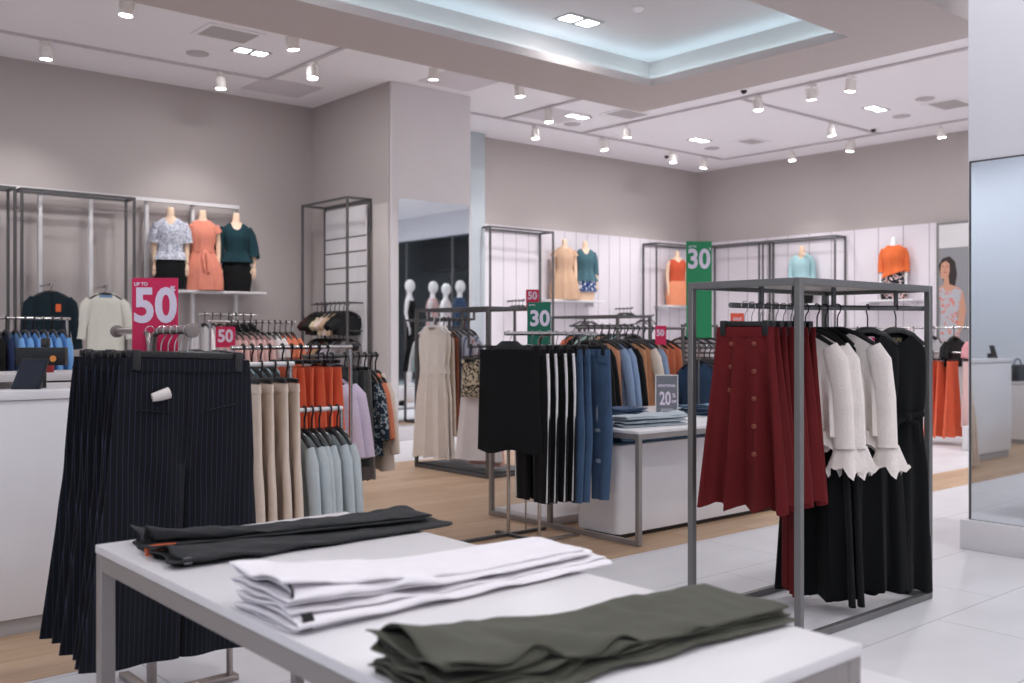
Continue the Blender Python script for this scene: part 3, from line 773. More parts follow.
# back counter with open shelf
t = empty('back_counter', (1.05, 6.35, 0)); tag(t, 'white back counter with an open shelf behind the cash register', 'counter')
obj('top', bx(0, 1.75, 0, 0.6, 1.03, 1.075, 0.003), M_WHITE, t)
for x in (0.0, 0.55, 1.72): obj('upright', bx(x, x + 0.03, 0.01, 0.59, 0.001, 1.029), M_WHITE, t)
obj('shelf', bx(0.031, 0.549, 0.02, 0.59, 0.80, 0.82), M_WHITE, t)
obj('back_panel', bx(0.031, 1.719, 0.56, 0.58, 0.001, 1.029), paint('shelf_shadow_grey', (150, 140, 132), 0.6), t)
obj('door', bx(0.585, 1.715, 0.0, 0.02, 0.05, 1.02, 0.002), M_WHITE, t)

# ---- right-hand rack: x 3.65-4.80, y 2.40-3.00
rk = frame_rack(3.64, 4.79, 2.39, 2.995, 1.548, 'square grey steel rack of red skirts, white blouses and black dresses')
M_RAIL = paint('rail_grey', (104, 104, 104), 0.4, 0.5)
ZA = 1.437
def r2(u): return (4.13 + 0.63 * u, 2.74 - 0.30 * u, ZA)          # the second rail runs slightly across the rack
b = BM(); cyl(b, (-0.03, 0.335, ZA), (0.50, 0.335, ZA), 0.0125); obj('rail', b, M_RAIL, rk)
p, q = r2(-0.06), r2(1.06)
b = BM(); cyl(b, (p[0] - 3.64, p[1] - 2.39, ZA), (q[0] - 3.64, q[1] - 2.39, ZA), 0.0125); obj('rail', b, M_RAIL, rk)
for (x, y) in ((0.20, 0.335), (0.46, 0.335), (r2(.3)[0] - 3.64, r2(.3)[1] - 2.39), (r2(.8)[0] - 3.64, r2(.8)[1] - 2.39)):
    b = BM(); box(b, x - 0.014, x + 0.014, y - 0.006, y + 0.006, ZA + 0.0, 1.535, 0.002, 1); obj('bracket', b, M_RAIL, rk)
M_RED = fabric('brick_red_crepe', (100, 26, 28), amt=0.12, bump=0.15, sheen=0.0)
M_BUTTON = paint('amber_button', (120, 56, 40), 0.3)
def redskirt(k, ph, A, cols):
    o = skirt('skirt', M_RED, 0.132, 0.21, 0.80, 0.011, 0.030, A, k, ph, -0.10, 1.0, 22, True, None, 64)
    for q0, cnt, st in cols:
        for i in range(cnt):
            u = 0.09 + st * i; w = lerp(0.132, 0.21, u); d = lerp(0.011, 0.030, u); Au = A * u ** .8
            y = -d * (1 - abs(q0) ** 2.6) ** (1 / 2.6) + Au * (math.sin(k * PI * q0 + ph + u * .5) + 0.45 * math.sin(1.7 * k * PI * q0 + 2.1 * (ph + u * .5) + 0.6))
            bb = BM(); sphere(bb, (q0 * w, y - 0.003, -0.10 - 0.80 * u), 0.012, 1, 0.35, 1, 12, 6); obj('button', bb, M_BUTTON, o)
    hanger(o, 0.115, 'clip', 0.0125)
    return o
red = redskirt(3.3, 0.9, 0.044, ((-0.42, 3, 0.13), (0.38, 5, 0.15)))
red2 = redskirt(3.7, 2.4, 0.024, ((0.0, 5, 0.15),))
GS = 'brick red button skirts'
xs = [3.665, 3.765, 3.83, 3.893, 3.953, 4.012, 4.07]
for i, x in enumerate(xs):
    src = (red, red2)[i % 2]
    o = src if i < 2 else dup(src)
    hang(o, (x, 2.725 - (0.035 if i == 0 else 0), ZA), -PI / 2 + (0.22, 0.12, 0.06, 0.03, 0.0, -0.03, 0.0)[i], ('nearest brick red skirt with two button columns, shown full face at the rack end' if i == 0 else 'brick red button front skirt, ' + ORD[i] + ' in its row on the square rack'), 'skirt', GS)
o = trousers('trousers', M_RED, 0.12, 0.13, 1.26, 0.3, 0.065, 0.065, -0.10, 0.012, 0.01, 0.005); hanger(o, 0.10, 'clip')
hang(o, (4.118, 2.75, ZA), -PI / 2 - .72, 'long brick red trousers hanging behind the red skirts', 'trousers')

M_BLACKF = fabric('black_crepe', (13, 15, 17), amt=0.12, bump=0.15)
M_BLACKF2 = fabric('black_jersey', (16, 18, 20), amt=0.12, bump=0.15)
M_LACE = fabric('ivory_lace', (246, 237, 230), amt=0.07, bump=0.9, bscale=90)
def sink(o, d=0.04):
    for q in [o] + list(o.children):
        for v in q.data.vertices: v.co.z -= d
def lace_cuff(parent, x, z, r, mat, h=0.11, seed=0.0, yk=0.5):
    bm = BM(); n = 24; rings = []
    for i in range(6):
        u = i / 5
        rr = r * (1 + 0.75 * u)
        ring_ = []
        for k in range(n):
            a = 2 * PI * k / n
            wv = 1 + 0.22 * u * math.sin(5 * a + seed)
            dz = (0.022 * math.sin(3 * a + seed) + 0.016 * math.sin(7 * a)) * (u > 0.9)
            ring_.append((x + rr * wv * math.cos(a), rr * wv * yk * math.sin(a), z - h * u + dz))
        rings.append(ring_)
    loft(bm, rings)
    return obj('lace_cuff', bm, mat, parent)
def blouse(ph):
    o = top('blouse', M_LACE, 0.19, 0.215, 0.56, 'long', 0.42, 0.022, 0.026, 3.4, ph, 0.08, sw=0.052, cuff=0.05, spread=0.02, part=True)
    for s in (-1, 1): lace_cuff(o, s * 0.24, -0.608, 0.049, M_LACE, 0.12, ph + s)
    bm = BM(); n = 44; rings = []
    for i in range(5):
        u = i / 4
        r_ = cring(-0.545 - 0.085 * u, 0.215 + 0.025 * u, 0.034 + 0.01 * u, n, 0.014, 2.6, ph + 0.6)
        if i == 4: r_ = [(p[0], p[1], p[2] + 0.018 * math.sin(k * 1.9) + 0.012 * math.sin(k * 0.7)) for k, p in enumerate(r_)]
        rings.append(r_)
    loft(bm, rings); obj('lace_hem', bm, M_LACE, o)
    sink(o); hanger(o, 0.185, 'top', 0.0125, drop=0.03)
    return o
GB = 'ivory lace blouses'
RZ = -PI / 2 - 0.12
b1 = blouse(0.4); hang(b1, r2(-0.01), RZ + 0.42, 'ivory lace blouse next to the red skirts, first of its row', 'blouse', GB)
b2 = dup(b1); hang(b2, r2(0.08), RZ + 0.38, 'ivory lace blouse second of its row, half hidden by the first', 'blouse', GB)
b3 = dup(b1); hang(b3, r2(0.33), RZ + 0.34, 'ivory lace blouse hanging among the black dresses, third of its row', 'blouse', GB)
def dress(mat, L, ph, w=0.17, wh=0.25, sleeve=None, A=0.03, k=3.2, neck=0.075, waist=(0.3, 0.8), flare=1.3, d=0.02):
    o = top('dress', mat, w, wh, L, sleeve, 0.4, d, A, k, ph, neck, flare=flare, m=24, n=60, vneck=0.09, waist=waist)
    sink(o); hanger(o, w - 0.01, 'top', 0.0125, drop=0.03)
    return o
GD = 'long black dresses on the square rack'
d1 = dress(M_BLACKF2, 1.345, 0.2, w=0.175, wh=0.235); hang(d1, r2(0.17), RZ + 0.02, 'long black dress showing between the red skirts and the first ivory blouse', 'dress', GD)
d2 = dup(d1); hang(d2, r2(0.235), RZ + 0.03, 'long black dress hanging between two ivory lace blouses', 'dress', GD)
d3 = dress(M_BLACKF2, 1.34, 1.7, A=0.024, w=0.155, wh=0.20); hang(d3, r2(0.57), FACE + 0.06, 'long black dress with a bright pink neck label, second from the rack end', 'dress', GD)
b = BM(); box(b, -0.030, 0.030, -0.012, -0.008, -0.185, -0.140, 0.001, 1); obj('neck_label', b, fabric('pink_print_label', (232, 224, 226), print_=(90, [(0.5, (214, 40, 110))])), d3)['label'] = 'bright pink printed neck label'
d4 = dress(M_BLACKF, 1.355, 2.9, w=0.155, wh=0.185, A=0.020, k=2.4, waist=(0.3, 0.86)); hang(d4, r2(0.80), FACE + 0.12, 'black sleeveless jumpsuit with a tied waist at the end of the square rack', 'jumpsuit', GD)
d4.name = 'jumpsuit'
for d_ in (d3, d4):            # the hooks swivel across the rail
    for h_ in d_.children:
        for k_ in h_.children:
            if k_.name.startswith('hook'): k_.rotation_euler = (0, 0, PI / 2)
b = BM(); tube(b, [(-0.128, -0.022, -0.52), (0, -0.046, -0.535), (0.130, -0.024, -0.52)], 0.016, 10, True, flat=0.5)
sphere(b, (0.03, -0.056, -0.535), 0.024, 1, .7, 1, 10, 8); tube(b, [(0.03, -0.060, -0.54), (0.07, -0.064, -0.57), (0.085, -0.056, -0.66)], [0.012, 0.022, 0.018], 8, True, flat=0.4); tube(b, [(0.03, -0.060, -0.535), (-0.03, -0.068, -0.55), (-0.05, -0.056, -0.61)], [0.012, 0.02, 0.012], 8, True, flat=0.4)
obj('waist_tie', b, M_BLACKF, d4)
b = BM(); box(b, -0.024, 0.024, -0.012, -0.008, -0.185, -0.145, 0.001, 1); obj('neck_label', b, fabric('leopard_label', (60, 56, 44), print_=(80, [(0.5, (120, 110, 84))])), d4)
# the low cabinet that only the pillar mirror shows
t = empty('side_cabinet', (-1.32, 5.0, 0)); tag(t, 'low white cabinet beyond the counter, seen in the big pillar mirror', 'cabinet')
obj('body', bx(0, 1.1, 0, 0.5, 0.06, 0.72, 0.003), M_WHITE, t); obj('top', bx(-0.01, 1.11, -0.015, 0.51, 0.722, 0.75, 0.003), M_WHITE, t); obj('plinth', bx(0.02, 1.08, 0.02, 0.48, 0.001, 0.059), paint('counter_plinth_grey', (178, 174, 174)), t)
t = empty('handbag', (-0.45, 5.22, 0.751)); tag(t, 'black handbag on the low white cabinet, seen in the pillar mirror', 'bag')
b = BM(); loft(b, [cring(0.001, 0.2, 0.07, 28, flat=4), cring(0.1, 0.205, 0.075, 28, flat=4), cring(0.2, 0.17, 0.05, 28, flat=4)], True, True); obj('body', b, M_BLACK_PLASTIC, t)
b = BM(); tube(b, [(0.1 * math.cos(PI * i / 8), 0, 0.19 + 0.08 * math.sin(PI * i / 8)) for i in range(9)], 0.008, 8); obj('handle', b, M_BLACK_PLASTIC, t)

# ================================================================== LEFT BAY
def rail_rack(p, q, z, label, r=0.0125, mat=None, caps=None, posts=True, base=0.25, name='clothes_rack', inset=0.03):
    """A rail between two floor points on two posts with feet."""
    mat = mat or M_CHROME
    d = Vector((q[0] - p[0], q[1] - p[1], 0)); L = d.length
    t = empty(name, (p[0], p[1], 0), math.atan2(d.y, d.x)); tag(t, label, 'clothes rack')
    b = BM(); cyl(b, (0, 0, z), (L, 0, z), r); obj('rail', b, mat, t)
    for x in (inset, L - inset):
        b = BM(); cyl(b, (x, 0, 0.022), (x, 0, z - r), r); obj('post', b, mat, t)
        b = BM(); box(b, x - 0.015, x + 0.015, -base, base, 0.001, 0.021, 0.004); obj('foot', b, mat, t)
    for x in (caps or ()):
        xx = L if x else 0
        b = BM(); tube(b, [(xx - .012, 0, z), (xx - .008, 0, z), (xx + .008, 0, z), (xx + .012, 0, z)], [.017, .024, .024, .017], 16); obj('end_cap', b, M_BLACK_PLASTIC, t)
    return t
def wall_frame(x0, x1, y0, y1, h, label, s=0.014, sides='xy'):
    t = empty('display_unit', (x0, y0, 0)); tag(t, label, 'display frame')
    W, D = x1 - x0, y1 - y0
    for (x, y) in ((s, s), (W - s, s), (s, D - s), (W - s, D - s)):
        obj('upright', bx(x - s, x + s, y - s, y + s, 0.001, h, 0.002, 1), M_DARKSTEEL, t)
    b = BM()
    box(b, 2 * s, W - 2 * s, 0, 2 * s, h - 2 * s, h); box(b, 2 * s, W - 2 * s, D - 2 * s, D, h - 2 * s, h)
    box(b, 0, 2 * s, 2 * s, D - 2 * s, h - 2 * s, h); box(b, W - 2 * s, W, 2 * s, D - 2 * s, h - 2 * s, h)
    obj('top_frame', b, M_DARKSTEEL, t)
    return t
def row(src, pts, rz, z, labels, cat, group, jit=0.05):
    """Copies of one garment (or several in turn) along a rail."""
    src = src if isinstance(src, list) else [src]
    out = []
    for i, p in enumerate(pts):
        o = src[i] if i < len(src) else dup(src[i % len(src)])
        hang(o, (p[0], p[1], z), rz + RND.uniform(-jit, jit), labels[i] if isinstance(labels, list) else labels.replace('#', ORD[min(i, 11)]), cat, group)
        out.append(o)
    return out
def along(p, q, n): return [(lerp(p[0], q[0], i / max(1, n - 1)), lerp(p[1], q[1], i / max(1, n - 1))) for i in range(n)]
EDGE = -PI / 2       # garments on a rail that runs along x
FDROP = 0.035
def ftop(name, mat, w=0.19, wh=0.2, L=0.55, sleeve='long', ph=0.0, A=0.012, **kw):
    o = top(name, mat, w, wh, L, sleeve, kw.pop('sl', 0.42), kw.pop('d', 0.018), A, 2.2, ph, kw.pop('neck', 0.085), m=8, n=28, **kw)
    for q in [o] + list(o.children):
        for v in q.data.vertices: v.co.z -= FDROP + 0.012
    hanger(o, w * 0.98, 'top', 0.0125, far=True, drop=FDROP)
    return o
def fskirt(name, mat, w0=0.15, w1=0.2, L=0.8, A=0.018, k=2.6, ph=0.0, **kw):
    o = skirt(name, mat, w0, w1, L, 0.012, 0.026, A, k, ph, m=9, n=36, band=False, **kw)
    hanger(o, w0 * 0.9, 'clip', 0.0125, far=True)
    return o
def ftrousers(name, mat, w=0.17, hip=0.19, L=0.95, leg0=0.1, leg1=0.08, ph=0.0, **kw):
    o = trousers(name, mat, w, hip, L, 0.28, leg0, leg1, n=32, ph=ph, **kw)
    hanger(o, w * 0.88, 'clip', 0.0125, far=True)
    return o

# ---- left wall: white framework, shelf, dark frames
M_SHELFWHITE = M_WHITE
t = empty('upright_framework', (1.2, 12.08, 0)); tag(t, 'white wall framework of uprights and a long top rail on the left wall', 'wall rails')
W = 5.70 - 1.2
b = BM(); box(b, 0, W, 0, 0.045, 2.94, 2.985, 0.002, 1); obj('top_rail', b, M_WHITEMETAL, t)
for x in (3.30, 3.86, 4.52, 5.10, 5.68):
    obj('upright', bx(x - 1.2 - 0.02, x - 1.2 + 0.02, 0.046, 0.09, 0.002, 2.984), M_WHITEMETAL, t)
obj('shelf', bx(4.44 - 1.2, 5.93 - 1.2, -0.30, 0.045, 1.835, 1.862, 0.003), M_WHITE, t)
wall_frame(1.6, 2.955, 11.76, 12.06, 2.93, 'dark steel display frame cut off at the edge of the left wall')
wall_frame(3.0, 4.25, 11.76, 12.06, 2.93, 'dark steel display frame around the dark cardigan and the cream lace top')

# ---- mannequin torsos
BODY = [(0.0, 0.150, 0.095), (0.14, 0.172, 0.105), (0.30, 0.172, 0.108), (0.42, 0.135, 0.09), (0.50, 0.118, 0.082), (0.60, 0.132, 0.092), (0.69, 0.148, 0.108), (0.76, 0.152, 0.090), (0.805, 0.148, 0.074), (0.835, 0.126, 0.064), (0.860, 0.088, 0.056), (0.882, 0.053, 0.052), (0.91, 0.045, 0.047), (0.985, 0.042, 0.045), (1.0, 0.032, 0.034)]
def bdim(z):
    for (a, w0, d0), (b, w1, d1) in zip(BODY[:-1], BODY[1:]):
        if z <= b:
            u = (z - a) / (b - a); return lerp(w0, w1, u), lerp(d0, d1, u)
    return BODY[-1][1:]
def arm_path(s, out=0.0): return [(s * 0.130, 0, 0.800), (s * (0.172 + out * .3), 0.005, 0.71), (s * (0.188 + out * .7), 0.012, 0.57), (s * (0.190 + out), -0.015, 0.43), (s * (0.185 + out), -0.045, 0.315)]
def add_hand(bm, p, s, sc=1.0):
    x, y, z = p
    tube(bm, [(x, y, z), (x, y - 0.01 * sc, z - 0.04 * sc), (x, y - 0.016 * sc, z - 0.085 * sc)], [0.019 * sc, 0.028 * sc, 0.026 * sc], 8, True, flat=0.55)
    for i, l in enumerate((0.062, 0.072, 0.068, 0.052)):
        fx = x + s * 0 + (i - 1.5) * 0.0125 * sc
        tube(bm, [(fx, y - 0.016 * sc, z - 0.08 * sc), (fx, y - 0.022 * sc, z - (0.085 + l * 0.5) * sc), (fx, y - 0.012 * sc, z - (0.082 + l) * sc)], [0.0075 * sc, 0.007 * sc, 0.005 * sc], 6)
    tube(bm, [(x - s * 0.018 * sc, y - 0.008 * sc, z - 0.025 * sc), (x - s * 0.042 * sc, y - 0.02 * sc, z - 0.055 * sc), (x - s * 0.040 * sc, y - 0.026 * sc, z - 0.085 * sc)], [0.009 * sc, 0.008 * sc, 0.006 * sc], 6)
def torso(mat, arms=True, out=0.0):
    bm = BM()
    loft(bm, [cring(z, w, d, 28, flat=2.2) for z, w, d in BODY], True, True)
    if arms:
        for s in (-1, 1):
            p = arm_path(s, out); tube(bm, p, [0.046, 0.040, 0.034, 0.028, 0.020], 10); add_hand(bm, p[-1], s)
    return obj('mannequin_torso', bm, mat)
def cover(root, name, mat, zt, zb, grow=0.012, flare=0.0, A=0.0, k=3.0, ph=0.0, vneck=0.0, slant=0.0, m=12, n=40):
    bm = BM(); rings = []
    for i in range(m):
        u = i / (m - 1); z = lerp(zt, zb, u); w, d = bdim(max(0, z))
        fl = flare * (max(0.0, 0.5 - z) / max(0.5 - zb, 0.05)) ** 0.8 if zb < 0.45 else flare * u
        r = cring(z, w + grow + fl, d + grow + fl * 0.5, n, A * u, k, ph, flat=2.2)
        r = [(x, y, zz - (vneck * max(0, 1 - abs(x) / 0.075) * (y < 0) if i == 0 else 0) - (vneck * .4 * max(0, 1 - abs(x) / 0.075) * (y < 0) if i == 1 else 0) + slant * x * u) for x, y, zz in r]
        rings.append(r)
    loft(bm, rings); return obj(name, bm, mat, root)
def sleeves(root, mat, upto, r=0.055, cuff=0.05, out=0.0, name='sleeve'):
    for s in (-1, 1):
        p = arm_path(s, out)[:upto]; bm = BM()
        tube(bm, p, [r * 1.02] + [lerp(r, cuff, (i + 1) / (upto - 1)) for i in range(upto - 1)], 12, False); obj(name, bm, mat, root)
def place(t, loc, rz, label): t.location = loc; t.rotation_euler = (0, 0, rz); return tag(t, label, 'mannequin')
M_FLORALGREY = fabric('white_grey_floral', (214, 216, 226), print_=(26, [(0.5, (150, 154, 172)), (0.58, (200, 202, 214))]))
M_CORAL = fabric('coral_crepe', (226, 142, 120)); M_PETROL = fabric('petrol_blouse', (26, 56, 64)); M_BLACKSK = fabric('black_skirt_cloth', (18, 19, 21))
ZS = 1.8625
t = torso(M_SKIN); cover(t, 'skirt', M_BLACKSK, 0.46, 0.005, 0.012, 0.02); cover(t, 'blouse', M_FLORALGREY, 0.868, 0.36, 0.018, 0.03, 0.008, 3, .4, 0.10); sleeves(t, M_FLORALGREY, 3, 0.066, 0.074)
place(t, (4.72, 11.90, ZS), -0.35, 'headless mannequin in a white and grey floral blouse on the white wall shelf')
t = torso(M_SKIN); cover(t, 'dress', M_CORAL, 0.872, 0.004, 0.016, 0.085, 0.016, 3.5, .4, 0.02, m=18); sleeves(t, M_CORAL, 2, 0.064, 0.07)
b = BM(); w_, d_ = bdim(.5); loft(b, [cring(z, w_ + 0.034, d_ + 0.030, 36, flat=2.2) for z in (0.475, 0.515)]); tube(b, [(0.02, -0.125, 0.50), (0.05, -0.155, 0.44), (0.07, -0.165, 0.22)], [0.012, 0.02, 0.02], 8, True, flat=.35); tube(b, [(0.02, -0.125, 0.50), (0.0, -0.15, 0.42), (0.02, -0.165, 0.25)], [0.012, 0.018, 0.018], 8, True, flat=.35); obj('belt', b, M_CORAL, t)
place(t, (5.12, 11.89, ZS), -0.35, 'headless mannequin in a coral tie waist dress on the white wall shelf')
t = torso(M_SKIN, out=0.03); cover(t, 'skirt', M_BLACKSK, 0.46, 0.005, 0.012, 0.01); cover(t, 'blouse', M_PETROL, 0.868, 0.37, 0.018, 0.055, 0.014, 3, 1, 0.14); sleeves(t, M_PETROL, 4, 0.06, 0.075, 0.03)
place(t, (5.57, 11.90, ZS), -0.35, 'headless mannequin in a dark teal peplum blouse and black skirt on white shelf')

# ---- cardigan and lace top hung on pegs
def peg(x, z, label, y1=12.185, y0=11.70):
    b = BM(); cyl(b, (0, y0 - 12, z), (0, y1 - 12, z), 0.0125); cyl(b, (0, y0 - 12, z - .005), (0, y0 - 12, z + 0.02), 0.012); o = obj('display_peg', b, M_CHROME); o.location = (x, 12, 0); return tag(o, label, 'display peg')
M_NAVYK = fabric('dark_teal_knit', (17, 34, 42), bump=0.5, bscale=90); M_CREAMLACE = fabric('cream_lace', (206, 204, 194), amt=.06, bump=0.9, bscale=70)
peg(3.30, 1.87, 'short chrome wall peg above the dark teal cardigan'); peg(3.89, 1.865, 'short chrome wall peg above the cream lace top')
o = top('cardigan', M_NAVYK, 0.205, 0.21, 0.80, 'long', 0.52, 0.03, 0.008, 2, 0, 0.07, sw=0.062, cuff=0.05, spread=0.05, vneck=0.03); hanger(o, 0.2, 'top', 0.0125)
b = BM(); box(b, 0.04, 0.095, -0.040, -0.036, -0.30, -0.215, 0.001, 1); obj('price_tag', b, M_ORANGE_TAG, o)['label'] = 'orange price tag'
b = BM(); tube(b, [(0.0, -0.030, -0.13), (0.0, -0.036, -0.4), (0.0, -0.044, -0.79)], 0.006, 6); obj('button_placket', b, M_BLACKSK, o)
hang(o, (3.30, 11.73, 1.87), 0.0, 'dark teal knitted cardigan with an orange price tag on the left wall', 'cardigan')
o = top('lace_top', M_CREAMLACE, 0.205, 0.21, 0.80, 'long', 0.40, 0.03, 0.012, 2.4, .7, 0.085, sw=0.06, cuff=0.055, spread=0.05, vneck=0.06); hanger(o, 0.19, 'top', 0.0125)
b = BM(); loft(b, [cring(-0.095, 0.085, 0.03), cring(-0.125, 0.10, 0.024)]); obj('lining', b, fabric('pale_blue_lining', (130, 160, 190)), o)
hang(o, (3.89, 11.73, 1.865), 0.02, 'cream long sleeved lace top on the left wall beside the dark cardigan', 'top')

# ---- light blue shirts beyond the cash counter
rail_rack((1.7, 9.7), (2.90, 9.7), 1.46, 'chrome rail with light blue shirts behind the back counter')
M_SKY = fabric('sky_blue_cotton', (120, 172, 226)); M_SHIRTWHITE = fabric('white_cotton', (224, 222, 222), amt=.04); M_INK = fabric('ink_blue', (34, 48, 84))
row(ftop('shirt', M_SHIRTWHITE, 0.2), [(2.20, 9.7)], EDGE, 1.46, 'white shirt at the start of the light blue shirt rail', 'shirt', None)
row(ftop('shirt', M_BLACKSK, 0.2), [(2.28, 9.7)], EDGE, 1.46, 'black shirt between the white shirt and the light blue shirts', 'shirt', None)
row(ftop('shirt', M_INK, 0.2), [(2.35, 9.7)], EDGE, 1.46, 'ink blue shirt just before the light blue shirts', 'shirt', None)
row(ftop('shirt', M_SKY, 0.2, 0.21, 0.62, ph=.4), along((2.43, 9.7), (2.82, 9.7), 6), EDGE, 1.46, 'light blue shirt, # in its row behind the cash register', 'shirt', 'light blue shirts')
t = empty('handbag', (1.80, 6.55, 1.0755), 0.3); tag(t, 'small red handbag on the back counter behind the cash register', 'bag')
b = BM(); loft(b, [cring(0.0, 0.06, 0.03, 24, flat=4), cring(0.05, 0.062, 0.034, 24, flat=4), cring(0.095, 0.05, 0.02, 24, flat=4)], True, True); obj('body', b, paint('red_leather', (150, 30, 32), 0.4), t)
b = BM(); tube(b, [(0.035 * math.cos(PI * i / 8), 0, 0.09 + 0.035 * math.sin(PI * i / 8)) for i in range(9)], 0.004, 6); obj('handle', b, paint('red_leather', (150, 30, 32)), t)

# ---- pale tops in front of the white shelf
rail_rack((4.68, 11.0), (5.40, 11.0), 1.55, 'chrome rail of white tops close under the white wall shelf')
M_PINK = fabric('pale_pink', (222, 186, 182)); M_SALMON = fabric('salmon', (218, 130, 98)); M_WHT = fabric('soft_white', (226, 220, 220), amt=.05)
row(ftop('white_top', M_WHT, 0.19), along((4.76, 11.0), (4.95, 11.0), 3), EDGE, 1.55, 'white top, # on the rail under the wall shelf', 'top', 'white tops under the wall shelf')
row(ftop('black_top', M_BLACKSK, 0.19, L=.3), along((5.05, 11.0), (5.33, 11.0), 4), EDGE, 1.55, 'short black top, # after the white tops under the wall shelf', 'top', 'black tops under the wall shelf')
rail_rack((4.05, 9.3), (5.0, 9.3), 1.44, 'chrome rail of pale pink and salmon tops with a small sale sign')
row(ftop('pink_top', M_PINK, 0.19, ph=.3), along((4.30, 9.3), (4.63, 9.3), 6), EDGE, 1.44, 'pale pink top, # on its rail beside the small magenta sign', 'top', 'pale pink tops')
row(ftop('frilled_top', M_WHT, 0.19, L=.42, sleeve='short'), along((4.70, 9.3), (4.77, 9.3), 2), EDGE, 1.44, 'white frilled top, # between the pale pink and the salmon tops', 'top', 'white frilled tops')
row(ftop('salmon_top', M_SALMON, 0.19, L=.42, sleeve='short'), along((4.83, 9.3), (4.96, 9.3), 3), EDGE, 1.44, 'salmon top, # at the far end of the pale pink rail', 'top', 'salmon tops')
sign((4.14, 9.08, 1.19), 0.19, 0.20, M_PINKSIGN, [('50', 0.165, 0, 0.105, 0.005, 0.9)], 'small magenta 50 sign at the end of the pale pink rail', holder=None)
b = BM(); cyl(b, (4.14, 9.09, 0.002), (4.14, 9.09, 1.188), 0.006, 8); cyl(b, (4.14, 9.09, 0.002), (4.14, 9.09, 0.012), 0.09, 18); tag(obj('sign_stand', b, M_CHROME), 'thin chrome stand under the small magenta 50 sign', 'sign stand')

# ---- tiered rack next to the pinstripe trousers
t = empty('tiered_rack', (2.15, 4.6, 0)); tag(t, 'three armed chrome and white rack of beige trousers, orange skirts and pale teal shirts', 'clothes rack')
b = BM(); cyl(b, (0.24, 0.57, 1.235), (1.02, 0.57, 1.235), 0.0125); obj('rail', b, M_CHROME, t)
b = BM(); tube(b, [(1.01, .57, 1.235), (1.018, .57, 1.235), (1.04, .57, 1.235), (1.05, .57, 1.235)], [.017, .025, .025, .017], 16); obj('end_cap', b, M_BLACK_PLASTIC, t)
b = BM(); cyl(b, (0.06, 0.12, 1.155), (0.38, 0.12, 1.155), 0.0125); obj('rail', b, M_WHITEMETAL, t)
b = BM(); cyl(b, (0.38, 0.15, 0.905), (0.69, 0.15, 0.905), 0.0125); obj('rail', b, M_WHITEMETAL, t)
for (x, y, z) in ((0.25, 0.57, 1.222), (1.0, 0.57, 1.222), (0.36, 0.12, 1.142), (0.685, 0.15, 0.892), (0.07, 0.12, 1.142)):
    b = BM(); cyl(b, (x, y, 0.03), (x, y, z), 0.0115); obj('post', b, M_CHROME, t)
b = BM(); box(b, 0.0, 1.03, 0.105, 0.135, 0.002, 0.029, 0.003); box(b, 0.0, 1.03, 0.56, 0.59, 0.002, 0.029, 0.003); box(b, 0.5, 0.53, 0.13, 0.56, 0.002, 0.029, 0.003); box(b, 0.67, .70, 0.12, .17, .002, .029, .003); obj('base', b, M_CHROME, t)
M_BEIGE = fabric('beige_twill', (222, 205, 190)); M_GREYBLUE = fabric('grey_blue_satin', (136, 152, 160)); M_ORANGE = fabric('vivid_orange', (230, 108, 74)); M_TEALP = fabric('pale_teal_cotton', (184, 192, 195))
row(ftrousers('trousers', M_BEIGE, 0.165, 0.185, 1.02, 0.11, 0.12, A=.012, k=1.4), [(2.27, 4.72), (2.345, 4.72), (2.42, 4.72), (2.49, 4.72)], EDGE - .1, 1.155, 'beige trousers, # on the white rail beside the pinstripe trousers', 'trousers', 'beige trousers', jit=.03)
row(ftop('grey_blue_top', M_GREYBLUE, 0.17, L=.5, sleeve=None), along((2.46, 5.17), (2.62, 5.17), 4), EDGE, 1.235, 'grey blue top, # behind the white rail of beige trousers', 'top', 'grey blue tops')
row([fskirt('skirt', M_ORANGE, .155, .175, .58, .018, 3.4, 0.3, z0=-.115), fskirt('skirt', M_ORANGE, .155, .175, .58, .018, 4.1, 1.9, z0=-.115)], along((2.70, 5.17), (2.99, 5.17), 6), EDGE, 1.235, 'vivid orange pleated skirt, # on the chrome rail over the pale teal shirts', 'skirt', 'vivid orange skirts on the tiered rack')
row(ftop('shirt', M_TEALP, 0.185, 0.2, L=.62, sl=.44, ph=.8), [(2.565, 4.75), (2.61, 4.75), (2.655, 4.75), (2.70, 4.75), (2.765, 4.75), (2.81, 4.75)], EDGE - .06, 0.905, 'pale teal shirt, # on the low rail under the orange skirts', 'shirt', 'pale teal shirts')
# ---- rail with lilac blouses and grey trousers
rail_rack((3.13, 5.72), (3.70, 5.72), 1.17, 'dark rail with lilac blouses and dark grey trousers', mat=M_DARKSTEEL, inset=0.2)
M_LILAC = fabric('lilac_textured', (212, 200, 220), bump=1.0, bscale=55); M_SLATE = fabric('slate_green_wool', (66, 72, 72)); M_MIDGREY = fabric('mid_grey_wool', (118, 114, 112))
M_LEAF = fabric('navy_floral', (34, 48, 62), print_=(22, [(0.52, (170, 178, 178)), (0.58, (60, 84, 96))])); M_CREAM = fabric('cream_crepe', (222, 208, 194))
row(ftop('blouse', M_LILAC, 0.2, 0.22, L=.6, sl=.4, sw=.075, cuff=.07), [(3.27, 5.72), (3.34, 5.72)], EDGE + .35, 1.17, 'lilac textured blouse, # on the dark rail beside the orange skirts', 'blouse', 'lilac blouses')
row(ftrousers('trousers', M_SLATE, 0.17, 0.19, 0.62, .095, .09), [(3.44, 5.72), (3.495, 5.72)], EDGE - .05, 1.17, 'dark slate cropped trousers, # after the lilac blouses', 'trousers', 'dark slate trousers')
